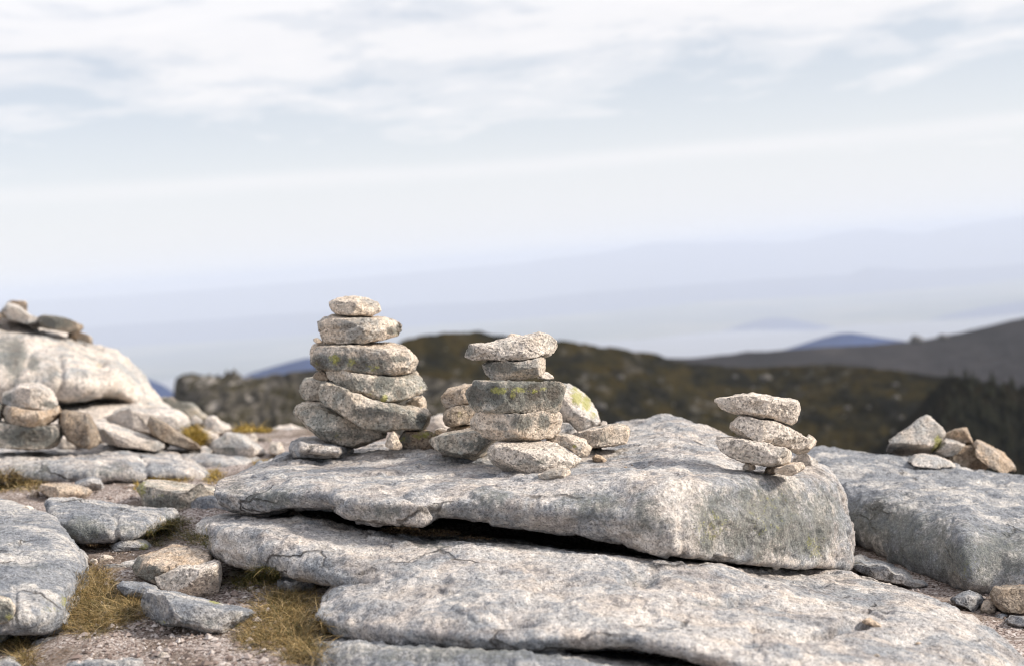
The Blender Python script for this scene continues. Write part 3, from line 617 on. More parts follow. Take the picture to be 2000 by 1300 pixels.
lowA = slab('rock_slab', 'large grey granite slab sloping to the viewer under the broad slab', [
    [(660, 1225, 4.3), (652, 1150, 4.3), (638, 1162, 4.05), (628, 1182, 3.87), (624, 1205, 3.80), (632, 1224, 3.82), (660, 1228, 4.0), (665, 1228, 4.2)],
    [(700, 1230, 4.9), (690, 1072, 4.9), (688, 1098, 4.22), (682, 1183, 3.78), (680, 1222, 3.69), (686, 1246, 3.70), (700, 1240, 4.0), (705, 1236, 4.5)],
    [(800, 1230, 4.9), (800, 1052, 4.9), (800, 1064, 4.16), (800, 1195, 3.63), (800, 1232, 3.55), (805, 1254, 3.56), (810, 1246, 3.9), (810, 1240, 4.5)],
    [(1000, 1230, 4.9), (1000, 1062, 4.9), (1000, 1072, 4.07), (1000, 1215, 3.50), (1000, 1250, 3.42), (1002, 1270, 3.44), (1010, 1260, 3.8), (1010, 1245, 4.5)],
    [(1200, 1230, 4.9), (1200, 1084, 4.9), (1200, 1092, 3.99), (1200, 1215, 3.48), (1200, 1242, 3.38), (1205, 1260, 3.40), (1210, 1252, 3.8), (1210, 1240, 4.5)],
    [(1400, 1250, 4.8), (1400, 1100, 4.8), (1400, 1118, 4.02), (1400, 1245, 3.42), (1400, 1282, 3.30), (1405, 1302, 3.32), (1410, 1300, 3.8), (1410, 1270, 4.5)],
    [(1600, 1290, 4.7), (1590, 1104, 4.7), (1600, 1178, 3.85), (1600, 1290, 3.35), (1600, 1350, 3.22), (1600, 1400, 3.25), (1610, 1390, 3.7), (1605, 1330, 4.4)],
    [(1750, 1290, 4.5), (1735, 1128, 4.5), (1750, 1205, 3.80), (1750, 1330, 3.28), (1750, 1400, 3.17), (1750, 1450, 3.2), (1755, 1420, 3.7), (1752, 1350, 4.2)],
    [(1860, 1300, 4.25), (1852, 1175, 4.25), (1865, 1235, 3.76), (1875, 1350, 3.27), (1870, 1420, 3.17), (1860, 1460, 3.2), (1865, 1430, 3.7), (1862, 1360, 4.0)],
    [(1940, 1330, 4.0), (1935, 1224, 4.0), (1945, 1280, 3.68), (1942, 1375, 3.32), (1935, 1440, 3.22), (1925, 1480, 3.25), (1935, 1440, 3.6), (1940, 1380, 3.9)],
    [(1990, 1370, 3.8), (1990, 1280, 3.8), (1995, 1330, 3.6), (1985, 1410, 3.38), (1975, 1460, 3.3), (1965, 1490, 3.35), (1975, 1460, 3.6), (1985, 1410, 3.75)],
    [(2030, 1400, 3.7), (2030, 1345, 3.7), (2030, 1380, 3.6), (2020, 1430, 3.45), (2010, 1470, 3.4), (2000, 1490, 3.45), (2010, 1470, 3.6), (2020, 1430, 3.65)],
  ], 'slab', 760, 560, 12, 0.018, 0.32, sharp=0.09,
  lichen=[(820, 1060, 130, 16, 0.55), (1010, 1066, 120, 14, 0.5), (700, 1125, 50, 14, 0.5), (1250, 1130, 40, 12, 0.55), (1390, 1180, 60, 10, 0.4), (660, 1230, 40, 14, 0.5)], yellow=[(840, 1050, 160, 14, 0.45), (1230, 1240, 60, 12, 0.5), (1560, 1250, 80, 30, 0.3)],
  cracks=[([(1470, 1236), (1520, 1240), (1560, 1246), (1600, 1243), (1625, 1242), (1650, 1230), (1690, 1226)], 6, 0.045), ([(1430, 1172), (1480, 1176), (1530, 1182)], 6, 0.030), ([(860, 1150), (1010, 1148), (1100, 1165)], 14, 0.010), ([(650, 1190), (700, 1200), (800, 1196)], 16, 0.010), ([(1240, 1210), (1330, 1222), (1420, 1214)], 12, 0.010), ([(1560, 1150), (1640, 1160), (1730, 1190)], 18, 0.012)],
  dents=[(1250, 1130, 40, 15, 0.055), (1100, 1138, 62, 11, 0.042), (1010, 1218, 42, 11, 0.035), (1410, 1178, 80, 14, 0.016), (1640, 1215, 60, 18, -0.018), (1300, 1180, 90, 16, -0.016), (900, 1080, 90, 14, -0.018), (1560, 1190, 60, 14, 0.018), (780, 1165, 60, 14, 0.014), (1780, 1250, 50, 16, 0.02), (1150, 1100, 60, 10, -0.015), (1400, 1120, 90, 10, -0.014), (1470, 1260, 60, 10, 0.016), (1120, 1195, 60, 14, -0.012)])
lowB = slab('rock_slab', None, [
    [(430, 1070, 4.9), (408, 1010, 4.95), (400, 1016, 4.75), (390, 1026, 4.62), (396, 1045, 4.58), (408, 1062, 4.58), (430, 1075, 4.75), (435, 1078, 4.85)],
    [(470, 1080, 5.1), (450, 1002, 5.1), (440, 1012, 4.65), (420, 1032, 4.42), (420, 1068, 4.38), (432, 1092, 4.38), (465, 1095, 4.6), (470, 1090, 4.9)],
    [(530, 1090, 5.1), (520, 1000, 5.1), (512, 1014, 4.56), (488, 1040, 4.30), (488, 1080, 4.25), (500, 1114, 4.25), (525, 1110, 4.5), (530, 1100, 4.9)],
    [(590, 1100, 5.0), (585, 1004, 5.0), (580, 1020, 4.48), (552, 1056, 4.22), (548, 1092, 4.17), (558, 1122, 4.17), (585, 1118, 4.4), (590, 1110, 4.8)],
    [(650, 1120, 4.9), (650, 1022, 4.9), (648, 1034, 4.40), (628, 1082, 4.12), (620, 1112, 4.06), (630, 1138, 4.06), (650, 1132, 4.3), (655, 1125, 4.7)],
    [(720, 1140, 4.8), (720, 1036, 4.8), (718, 1050, 4.30), (706, 1106, 4.02), (700, 1128, 3.97), (706, 1148, 3.97), (720, 1146, 4.2), (722, 1142, 4.6)],
    [(800, 1160, 4.7), (800, 1052, 4.7), (798, 1068, 4.22), (792, 1122, 3.93), (788, 1138, 3.91), (795, 1156, 3.93), (805, 1162, 4.2), (805, 1160, 4.5)],
    [(890, 1175, 4.6), (890, 1066, 4.6), (890, 1092, 4.14), (888, 1136, 3.90), (886, 1152, 3.90), (890, 1170, 3.95), (895, 1178, 4.2), (895, 1175, 4.4)],
  ], 'slab', 300, 260, 13, 0.018, 0.26, sharp=0.12, dents=[(440, 1070, 14, 30, 0.01), (520, 1065, 30, 20, -0.012)], cracks=[([(640, 1120), (720, 1118), (770, 1130)], 4, 0.012)])
join(lowA, lowB)

slab('rock_slab', 'dark fronted granite hump rising at the right edge behind a grit gully', [
    [(1540, 980, 6.5), (1535, 884, 6.5), (1535, 895, 6.15), (1535, 925, 5.9), (1540, 965, 5.8), (1545, 1005, 5.82), (1550, 1000, 6.1), (1545, 990, 6.4)],
    [(1610, 990, 6.6), (1592, 872, 6.6), (1596, 886, 6.1), (1600, 930, 5.62), (1606, 985, 5.48), (1616, 1042, 5.47), (1625, 1035, 5.8), (1620, 1010, 6.4)],
    [(1690, 1000, 6.6), (1675, 877, 6.6), (1680, 902, 5.95), (1682, 952, 5.40), (1688, 1012, 5.24), (1696, 1080, 5.21), (1705, 1066, 5.6), (1700, 1030, 6.2)],
    [(1790, 1020, 6.5), (1775, 892, 6.5), (1780, 922, 5.80), (1782, 986, 5.10), (1788, 1050, 4.95), (1796, 1122, 4.93), (1806, 1110, 5.4), (1800, 1060, 6.1)],
    [(1850, 1030, 6.4), (1840, 900, 6.4), (1846, 935, 5.68), (1846, 1006, 4.92), (1846, 1074, 4.79), (1852, 1146, 4.79), (1862, 1130, 5.3), (1860, 1080, 6.0)],
    [(1895, 1040, 6.3), (1890, 907, 6.3), (1894, 945, 5.58), (1890, 1020, 4.78), (1888, 1090, 4.66), (1895, 1162, 4.66), (1905, 1145, 5.2), (1900, 1090, 5.9)],
    [(1940, 1050, 6.3), (1940, 914, 6.3), (1942, 958, 5.45), (1938, 1046, 4.78), (1938, 1110, 4.68), (1942, 1172, 4.68), (1950, 1155, 5.2), (1945, 1100, 5.8)],
    [(2010, 1060, 6.2), (2010, 920, 6.2), (2010, 970, 5.35), (2008, 1062, 4.72), (2006, 1130, 4.62), (2010, 1185, 4.62), (2020, 1170, 5.1), (2015, 1110, 5.8)],
    [(2160, 1090, 6.0), (2160, 948, 6.0), (2160, 1010, 5.2), (2158, 1095, 4.6), (2156, 1160, 4.5), (2160, 1215, 4.5), (2170, 1200, 5.0), (2165, 1140, 5.6)],
    [(2320, 1130, 5.8), (2320, 1010, 5.8), (2320, 1070, 5.2), (2318, 1140, 4.7), (2316, 1190, 4.6), (2320, 1230, 4.6), (2330, 1220, 5.0), (2325, 1170, 5.5)],
  ], 'grey', 420, 260, 14, 0.030, 0.42, sharp=0.24, lichen=[(1720, 1025, 110, 50, 0.66), (1800, 1060, 90, 60, 0.66), (1950, 1090, 120, 60, 0.66), (1865, 1090, 45, 55, 0.7)], yellow=[(1890, 1110, 40, 50, 0.55), (1700, 1060, 40, 30, 0.3)],  # lichen patches also paint shade over the whole front face
  cracks=[([(1900, 985), (1990, 1000), (2060, 1010)], 5, 0.014)], dents=[(1740, 905, 70, 10, -0.02), (1840, 950, 50, 12, 0.025), (1780, 960, 60, 12, -0.02), (1920, 950, 40, 12, 0.02)])

slab('rock_slab', 'smooth grey slab at the left edge with a rounded front and yellow lichen spots', [
    [(-190, 1190, 5.2), (-190, 980, 5.2), (-190, 1050, 4.4), (-190, 1162, 3.78), (-190, 1200, 3.71), (-190, 1236, 3.74), (-185, 1230, 4.2), (-185, 1210, 4.9)],
    [(-80, 1190, 5.2), (-80, 972, 5.2), (-80, 1045, 4.4), (-80, 1166, 3.79), (-80, 1202, 3.71), (-78, 1236, 3.74), (-70, 1230, 4.2), (-70, 1200, 4.9)],
    [(0, 1180, 5.15), (0, 968, 5.15), (0, 1042, 4.4), (0, 1170, 3.80), (2, 1204, 3.73), (6, 1236, 3.75), (10, 1228, 4.2), (10, 1200, 4.9)],
    [(62, 1170, 5.0), (60, 986, 5.0), (60, 1050, 4.38), (62, 1172, 3.82), (64, 1206, 3.75), (68, 1236, 3.78), (75, 1225, 4.2), (72, 1200, 4.7)],
    [(106, 1160, 4.85), (104, 1002, 4.85), (106, 1060, 4.34), (110, 1160, 3.92), (112, 1196, 3.85), (112, 1226, 3.87), (118, 1210, 4.2), (115, 1180, 4.6)],
    [(138, 1140, 4.6), (132, 1044, 4.6), (138, 1078, 4.30), (140, 1128, 4.10), (136, 1164, 4.02), (132, 1196, 4.02), (140, 1190, 4.25), (142, 1170, 4.5)],
    [(156, 1125, 4.5), (150, 1076, 4.5), (158, 1090, 4.32), (162, 1108, 4.24), (156, 1130, 4.20), (148, 1152, 4.20), (156, 1150, 4.35), (158, 1138, 4.45)],
  ], 'grey', 320, 240, 15, 0.014, 0.34, sharp=0.075, yellow=[(95, 1190, 24, 24, 0.6), (120, 1175, 10, 16, 0.9), (60, 1130, 60, 20, 0.4)], lichen=[(60, 1110, 60, 12, 0.4)],
  cracks=[([(-20, 1120), (30, 1150), (30, 1200)], 5, 0.012)], dents=[(60, 1090, 60, 10, 0.012), (30, 1040, 70, 10, -0.012)])
slab('rock_slab', 'grey slab with a dark front behind the crack of the smooth left slab', [
    [(112, 1030, 5.3), (100, 978, 5.3), (104, 986, 5.1), (108, 998, 4.92), (112, 1020, 4.83), (130, 1046, 4.83), (140, 1040, 5.0), (130, 1036, 5.2)],
    [(160, 1035, 5.4), (150, 976, 5.4), (152, 986, 5.12), (152, 1003, 4.88), (154, 1028, 4.78), (162, 1056, 4.78), (170, 1050, 5.0), (168, 1042, 5.3)],
    [(235, 1032, 5.4), (230, 985, 5.4), (232, 994, 5.12), (232, 1008, 4.88), (234, 1030, 4.78), (238, 1054, 4.78), (245, 1048, 5.0), (240, 1040, 5.3)],
    [(292, 1022, 5.4), (288, 992, 5.4), (290, 999, 5.14), (292, 1009, 4.95), (293, 1024, 4.88), (294, 1038, 4.88), (300, 1034, 5.05), (296, 1028, 5.3)],
    [(330, 1010, 5.35), (328, 998, 5.35), (331, 1001, 5.2), (334, 1004, 5.1), (334, 1010, 5.07), (331, 1016, 5.07), (334, 1015, 5.2), (332, 1012, 5.3)],
  ], 'grey', 240, 160, 16, 0.020, 0.26, lichen=[(165, 1035, 45, 20, 0.8), (250, 1030, 30, 14, 0.4)], yellow=[(180, 1045, 40, 14, 0.5)], cracks=[([(216, 1006), (230, 1020), (224, 1036), (232, 1052)], 5, 0.014)])
slab('rock_slab', 'long low slab with a rounded lip under the small stack at the left edge', [
    [(-190, 920, 8.4), (-190, 885, 8.4), (-190, 892, 7.4), (-190, 908, 6.6), (-190, 925, 6.45), (-190, 945, 6.45), (-185, 940, 7), (-185, 930, 8)],
    [(0, 915, 8.3), (0, 876, 8.3), (0, 884, 7.4), (0, 902, 6.55), (0, 922, 6.4), (2, 940, 6.4), (5, 936, 7), (5, 926, 8)],
    [(100, 915, 8.2), (100, 871, 8.2), (100, 880, 7.4), (100, 902, 6.55), (100, 920, 6.42), (102, 938, 6.42), (105, 934, 7), (105, 925, 8)],
    [(200, 915, 8.0), (200, 870, 8.0), (200, 879, 7.3), (200, 902, 6.55), (200, 920, 6.42), (203, 937, 6.42), (206, 932, 7), (205, 925, 7.8)],
    [(300, 915, 7.6), (296, 877, 7.6), (300, 886, 7.1), (304, 904, 6.6), (306, 920, 6.46), (310, 936, 6.46), (314, 932, 7), (308, 925, 7.5)],
    [(370, 920, 7.3), (366, 893, 7.3), (370, 900, 7.0), (378, 912, 6.66), (382, 926, 6.52), (386, 940, 6.52), (388, 936, 6.9), (380, 930, 7.2)],
    [(398, 925, 7.1), (392, 910, 7.1), (396, 914, 6.95), (402, 922, 6.76), (405, 932, 6.64), (406, 942, 6.64), (406, 940, 6.9), (402, 935, 7.1)],
  ], 'slab', 300, 160, 17, 0.034, 0.40, lichen=[(60, 920, 60, 14, 0.5), (220, 920, 50, 12, 0.5)], cracks=[([(270, 893), (288, 905), (280, 918), (292, 936)], 5, 0.025)])
slab('rock_slab', 'thin pale slab tucked behind the rounded lip of the long low slab', [
    [(335, 900, 8.0), (330, 872, 8.0), (332, 876, 7.7), (334, 884, 7.3), (334, 894, 7.2), (336, 906, 7.2), (340, 904, 7.5), (338, 902, 7.9)],
    [(410, 905, 8.0), (405, 871, 8.0), (408, 880, 7.6), (410, 892, 7.2), (411, 904, 7.08), (412, 914, 7.08), (416, 912, 7.4), (412, 910, 7.9)],
    [(465, 905, 7.9), (460, 882, 7.9), (464, 890, 7.6), (466, 898, 7.3), (467, 906, 7.15), (467, 914, 7.15), (470, 912, 7.4), (468, 910, 7.8)],
    [(494, 902, 7.8), (490, 892, 7.8), (492, 896, 7.6), (495, 900, 7.4), (496, 905, 7.3), (495, 910, 7.3), (498, 909, 7.5), (496, 906, 7.7)],
  ], 'slab', 160, 120, 18, 0.02, 0.30)
slab('rock_slab', 'weathered dark ledge along the bottom edge below the large sloping slab', [
    [(640, 1330, 4.3), (640, 1256, 4.3), (630, 1264, 3.8), (620, 1276, 3.52), (620, 1304, 3.46), (630, 1340, 3.46), (650, 1340, 3.8), (650, 1335, 4.1)],
    [(720, 1330, 4.3), (720, 1252, 4.3), (715, 1258, 3.75), (710, 1270, 3.44), (710, 1304, 3.37), (715, 1350, 3.37), (725, 1345, 3.8), (725, 1340, 4.1)],
    [(900, 1335, 4.3), (900, 1258, 4.3), (900, 1266, 3.65), (900, 1282, 3.33), (900, 1316, 3.27), (903, 1360, 3.27), (908, 1350, 3.8), (905, 1345, 4.1)],
    [(1100, 1340, 4.3), (1100, 1266, 4.3), (1100, 1276, 3.6), (1100, 1294, 3.28), (1100, 1330, 3.22), (1103, 1380, 3.22), (1108, 1370, 3.8), (1105, 1350, 4.1)],
    [(1300, 1350, 4.3), (1300, 1288, 4.3), (1300, 1302, 3.6), (1300, 1320, 3.26), (1300, 1350, 3.2), (1303, 1390, 3.2), (1308, 1380, 3.8), (1305, 1360, 4.1)],
  ], 'grey', 260, 150, 19, 0.022, 0.24, lichen=[(900, 1280, 300, 20, 0.55)], cracks=[([(640, 1300), (800, 1288), (1000, 1300)], 5, 0.02)])

def build_fog():
    """white top of the low fog lying in the valley"""
    rr = np.linspace(2900, 13000, 110); aa = np.linspace(-40, 40, 160) * math.pi / 180
    Rg, A = np.meshgrid(rr, aa, indexing='ij')
    X, Y = Rg * np.sin(A), Rg * np.cos(A)
    q = np.stack([X, Y, X * 0], -1).reshape(-1, 3)
    z = -390 + 70 * fbm(q / 1700.0, 5).reshape(X.shape)
    z -= 330 * (smooth01((Rg - 5200) / 7000) + smooth01((3900 - Rg) / 900)) + 120 * np.clip(fbm(q / 3200.0 + 9, 3).reshape(X.shape), 0, 1)
    m, t, b = new_mat('fog_top'); b.inputs['Base Color'].default_value = (0.25, 0.262, 0.285, 1); b.inputs['Roughness'].default_value = 1.0
    o = mesh_obj('valley_fog', np.stack([X, Y, z], -1).reshape(-1, 3), grid_faces(110, 160), m)
    tag(o, 'white bank of low fog lying in the valley', 'fog', kind='stuff')
build_fog()

from mathutils.bvhtree import BVHTree
def bvh(objs):
    vs_, fs = [], []
    for o in objs:
        k = len(vs_); off = np.array(o.location)
        co = np.empty(len(o.data.vertices) * 3, np.float32); o.data.vertices.foreach_get('co', co)
        co = co.reshape(-1, 3) + off
        vs_.extend(map(tuple, co))
        li = np.empty(len(o.data.loops), np.int32); o.data.loops.foreach_get('vertex_index', li)
        fs.extend((li.reshape(-1, 4) + k).tolist())
    return BVHTree.FromPolygons(vs_, fs)
HIT['ground'] = bvh([GROUND])
HIT['slab'] = bvh([o for o in bpy.data.objects if o.name.startswith('rock_slab')])

# ================================================================== STONES (traced in enlarged crops of the photograph)
F1 = (0, 550, 3.714); F2 = (0, 850, 2.857); F3 = (540, 550, 3.714); F4 = (820, 620, 3.823); F5 = (1350, 720, 3.251)
F6 = (1560, 780, 2.825); F7 = (400, 880, 2.222); F9 = (280, 760, 5.882)

# ---- tallest stack
g = 'stones of the tallest stack'
stone('cairn_stone', 'small lens shaped stone on the very top of the tallest stack', F3,
      [(365,172),(385,150),(400,140),(440,120),(520,112),(560,102),(590,100),(640,112),(700,130),(745,150),(772,175)], [(365,178),(400,205),(450,232),(520,238),(580,236),(690,240),(740,215),(772,190)], 5.20, 0.17, 'warm', ridge=0.30, rf=590, group=g, chips=9)
stone('cairn_stone', 'blocky pale stone second from the top of the tallest stack', F3,
      [(265,320),(280,285),(330,262),(400,240),(480,238),(600,245),(700,250),(780,258),(850,270),(895,295),(907,330)], [(265,330),(285,400),(310,432),(400,440),(560,446),(700,440),(780,438),(850,418),(895,385),(907,340)], 5.16, 0.26, 'warm', ridge=[(265,325),(400,290),(600,275),(790,285),(905,320)], rf=790,
      lichen=[(830,355,30,25,1.4),(880,350,25,40,1.1)], yellow=[(870,380,30,40,0.8)], cracks=[([(612, 648), (640, 644), (690, 640), (720, 632)], 3, 0.012)], group=g, rdep=0.7)
stone('stone_chip', 'tiny flake wedged at the left under the second stone of the tallest stack', F3, [(266,414),(295,402),(335,428)], [(266,420),(300,440),(335,438)], 5.20, 0.08, 'tan', group='flakes wedged in the stacks')
stone('cairn_stone', 'thick stone with a dark lichen band third from the top of the tallest stack', F3,
      [(255,490),(262,455),(290,442),(400,440),(560,448),(700,440),(820,435),(900,440),(965,455),(978,490),(1010,525),(1027,570)], [(252,590),(265,612),(300,632),(420,640),(560,652),(700,667),(850,670),(930,657),(1000,632),(1027,600)], 5.13, 0.30, 'warm', ridge=[(255,500),(500,470),(700,490),(900,520),(1027,580)], rf=950,
      lichen=[(330,580,80,50,1.3),(450,580,90,55,1.25),(600,600,110,50,1.3),(740,610,80,50,1.2),(870,560,70,25,0.9)], yellow=[(420,560,60,50,1.1),(540,580,60,50,0.9),(700,620,80,40,0.9),(300,590,40,30,0.8)], group=g)
stone('cairn_stone', 'wedge shaped lichen stone tapering left in the middle of the tallest stack', F3,
      [(330,645),(400,645),(500,650),(620,665),(720,672),(850,668),(920,650),(1010,635),(1050,680),(1090,730),(1097,780)], [(330,655),(375,692),(430,737),(540,787),(650,822),(760,862),(870,892),(930,882),(1000,852),(1060,817),(1097,785)], 5.10, 0.34, 'crust', ridge=[(330,650),(500,668),(720,690),(880,720),(1000,740),(1097,760)], rf=900, rdep=0.6,
      lichen=[(560,740,120,50,0.9),(780,740,80,60,1.1),(890,810,50,60,1.3)], yellow=[(780,840,35,35,1.2),(680,800,30,20,0.8),(1040,770,20,20,0.9)], group=g)
stone('stone_chip', 'dark rusty chip filling the left gap in the middle of the tallest stack', F3, [(266,685),(290,650),(325,632),(360,670),(390,710)], [(266,692),(300,702),(390,716)], 5.20, 0.12, 'brown', group='flakes wedged in the stacks')
stone('cairn_stone', 'rounded grey stone end poking out left above the base of the tallest stack', F3,
      [(172,760),(190,712),(225,686),(290,690),(340,720)], [(172,785),(195,830),(240,852),(310,855),(345,830)], 5.30, 0.20, 'crust', ridge=0.3, group=g)
stone('cairn_stone', 'long slanting grey stone, the widest of the tallest stack', F3,
      [(308,790),(318,718),(345,712),(400,712),(440,735),(560,795),(700,850),(850,880),(1000,905),(1080,920),(1115,950),(1140,995)], [(310,860),(330,885),(400,905),(480,965),(560,1010),(650,1055),(770,1080),(900,1062),(1000,1062),(1075,1064),(1120,1032),(1140,1002)], 5.03, 0.36, 'crust',
      ridge=[(308,800),(400,740),(560,815),(700,865),(850,905),(1000,940),(1085,965),(1140,1000)], rf=1085, rdep=0.5, lichen=[(700,940,200,50,0.7),(1050,1000,40,50,1.0)], group=g, lf=320)
stone('cairn_stone', 'pale stone peeping out at the right behind the slanting stone of the tallest stack', F3, [(940,880),(1000,830),(1060,818),(1082,840),(1088,880)], [(940,915),(1088,925)], 5.30, 0.18, 'warm', group=g)
stone('cairn_stone', 'big rounded base stone pointing left at the bottom of the tallest stack', F3,
      [(115,935),(150,890),(230,862),(310,868),(400,912),(480,962),(600,1015),(700,1055),(780,1072),(815,1090)], [(115,948),(170,992),(240,1062),(290,1112),(370,1162),(450,1187),(580,1197),(700,1192),(780,1182),(815,1150)], 5.08, 0.36, 'crust',
      ridge=[(115,940),(230,930),(400,975),(560,1040),(700,1075),(815,1100)], lichen=[(480,1100,160,50,0.6)], yellow=[(460,1120,60,50,0.8)], group=g, under=0.4)
stone('wedge_stone', 'small pointed pale stone propping the tallest stack on the slab', F3, [(792,1172),(820,1112),(848,1078),(870,1100),(890,1150),(912,1202)], [(792,1182),(830,1200),(880,1212),(912,1210)], 5.02, 0.09, 'warm', rf=850, ridge=0.1, group='flakes wedged in the stacks')
stone('rock', 'mossy brown rock lying between the tallest stack and the middle stack', F3,
      [(860,1110),(880,1078),(960,1065),(1060,1065),(1130,1075),(1180,1100),(1230,1150),(1290,1230)], [(860,1135),(900,1172),(960,1202),(1050,1227),(1150,1242),(1230,1262),(1290,1262)], 5.06, 0.34, 'brown', ridge=0.35, yellow=[(1060,1110,130,40,1.0),(920,1140,50,30,0.8)], lichen=[(930,1130,80,40,0.8)], group='loose rocks between the stacks')
stone('stone_chip', 'small pale rubble chip behind the mossy brown rock', F3, [(1140,1075),(1190,1055),(1240,1060),(1290,1090)], [(1140,1088),(1200,1104),(1290,1110)], 5.35, 0.12, 'clean', group='loose rocks between the stacks')
stone('rock', 'blurred pale boulder seen between the tallest stack and the orange stones', (0,0,1), [(822,832),(840,816),(860,807),(884,808),(905,822)], [(822,848),(860,856),(905,850)], 7.2, 0.35, 'pale', group='loose rocks between the stacks')
stone('rock', 'flat grey rock plate under the left of the tallest stack', F3, [(95,1195),(112,1152),(180,1125),(280,1120),(380,1148),(470,1178),(560,1195)], [(95,1215),(130,1262),(300,1278),(450,1270),(560,1235)], 5.06, 0.5, 'slab', chips=2, ridge=0.3, group='grey plates under the tallest stack')
stone('rock', 'low grey rock lump left of the flat plate under the tallest stack', (0,0,1), [(530,901),(540,889),(560,880),(585,878)], [(530,906),(560,908),(585,905)], 5.25, 0.35, 'slab', ridge=0.45, group='grey plates under the tallest stack')

# ---- middle stack
g = 'stones of the middle stack'
stone('cairn_stone', 'long club shaped stone lying across the top of the middle stack', F4,
      [(315,255),(340,222),(390,195),(480,188),(600,168),(700,145),(800,125),(900,105),(1000,100),(1045,115),(1060,150),(1055,200)], [(315,265),(350,290),(400,305),(470,304),(560,304),(660,312),(770,312),(850,297),(930,267),(1000,257),(1040,242),(1056,210)], 4.62, 0.18, 'clean', ridge=0.24, rf=985, lichen=[(370,250,50,40,0.8)], group=g)
stone('cairn_stone', 'small pale corner showing behind the top stone of the middle stack', F4, [(655,132),(680,115),(720,122),(770,137)], [(655,165),(770,165)], 4.82, 0.12, 'warm', group=g)
stone('stone_chip', 'pale sliver under the right end of the top stone of the middle stack', F4, [(900,275),(940,262),(985,262)], [(900,300),(940,296),(985,270)], 4.74, 0.08, 'clean', group='flakes wedged in the stacks')
stone('cairn_stone', 'short rounded stone under the club shaped top of the middle stack', F4,
      [(462,370),(480,335),(510,312),(600,312),(760,315),(840,305),(900,282),(930,285),(945,320),(949,350)], [(462,375),(480,402),(530,442),(570,464),(650,468),(760,452),(850,437),(900,427),(940,392),(949,360)], 4.60, 0.22, 'warm', ridge=0.14, rf=850, lichen=[(640,370,140,45,1.0),(520,350,40,40,0.8)], yellow=[(600,380,60,30,0.6)], group=g, rdep=0.6)
stone('stone_chip', 'pale chip sitting behind the short rounded stone of the middle stack', F4, [(880,425),(930,402),(970,408),(1000,438)], [(880,445),(1000,448)], 4.84, 0.1, 'clean', group='flakes wedged in the stacks')
stone('cairn_stone', 'broad dark lichen covered block in the centre of the middle stack', F4,
      [(332,560),(360,520),(392,510),(400,460),(440,445),(510,438),(560,455),(680,462),(800,445),(900,435),(1020,440),(1092,458),(1096,478)], [(334,575),(345,622),(380,662),(425,697),(520,702),(590,717),(700,707),(850,704),(960,702),(1035,692),(1055,652),(1066,570),(1096,492)], 4.56, 0.30, 'crust', ridge=[(332,570),(400,490),(560,485),(800,480),(1020,465),(1096,482)], rf=1050,
      lichen=[(420,570,90,80,1.5),(560,560,90,80,1.4),(700,560,90,80,1.4),(850,560,90,90,1.45),(990,560,80,90,1.4),(800,640,200,40,0.7)], yellow=[(590,545,80,40,1.15),(740,540,80,40,1.0),(850,545,60,30,0.9),(690,570,40,40,0.9),(930,530,40,20,0.9)], group=g, sharp=0.11)
stone('cairn_stone', 'speckled stone under the dark block in the middle stack', F4,
      [(385,770),(420,705),(520,702),(590,718),(700,708),(850,706),(960,703),(1030,690),(1065,705),(1082,735)], [(385,780),(430,802),(470,852),(560,872),(700,887),(850,889),(960,887),(1000,852),(1050,792),(1082,745)], 4.56, 0.28, 'warm', ridge=0.1, rf=950, rdep=0.65, lichen=[(760,780,90,60,1.0),(920,780,50,60,1.1),(600,800,60,40,0.7)], yellow=[(900,820,70,50,0.7)], group=g, sink=10)
stone('cairn_stone', 'flat grey stone reaching left under the middle stack', F4,
      [(78,910),(110,890),(180,870),(280,840),(350,820),(400,812),(450,830),(470,858),(560,875),(640,890)], [(78,928),(120,972),(200,1012),(260,1027),(350,1042),(450,1060),(520,1057),(560,1030),(640,970)], 4.70, 0.42, 'crust', ridge=[(78,915),(280,890),(400,890),(520,905),(640,915)], lichen=[(420,960,120,50,0.7)], group=g)
stone('cairn_stone', 'large pale egg shaped base stone at the foot of the middle stack', F4,
      [(515,990),(530,950),(580,920),(680,905),(800,893),(950,890),(1040,905),(1110,940),(1170,985),(1214,1040)], [(513,1010),(540,1062),(600,1112),(660,1147),(760,1160),(870,1164),(950,1154),(1080,1152),(1140,1122),(1190,1082),(1214,1050)], 4.42, 0.36, 'clean', ridge=[(515,1000),(620,1010),(800,1035),(1000,1050),(1130,1060),(1214,1045)], lichen=[(830,1080,180,40,0.5)], group=g, sharp=0.2)
stone('stone_chip', 'flat chip leaning on the front of the egg shaped base stone', F4, [(870,1180),(910,1155),(960,1125),(1020,1115),(1080,1120),(1125,1130),(1132,1150)], [(870,1187),(930,1202),(1020,1210),(1080,1187),(1132,1160)], 4.30, 0.12, 'warm', rf=1070, group='flakes wedged in the stacks')
stone('cairn_stone', 'ragged pale stone poking out right behind the egg shaped base stone', F4, [(950,885),(1020,860),(1100,862),(1180,885),(1240,905),(1245,948),(1280,962)], [(950,910),(1100,960),(1200,1032),(1270,1017),(1284,985)], 4.62, 0.28, 'warm', ridge=0.3, yellow=[(1155,960,25,20,1.1)], lichen=[(1130,960,30,20,0.8)], group=g)
stone('rock', 'slab like stone tilted up to the right beside the middle stack', F4,
      [(1130,872),(1200,850),(1300,820),(1400,795),(1500,780),(1562,780),(1580,830)], [(1130,885),(1240,920),(1280,1002),(1380,992),(1480,972),(1540,932),(1580,850)], 4.86, 0.30, 'warm', ridge=[(1130,875),(1300,850),(1480,815),(1580,835)], lichen=[(1400,890,120,50,0.45)], group='loose rocks between the stacks')
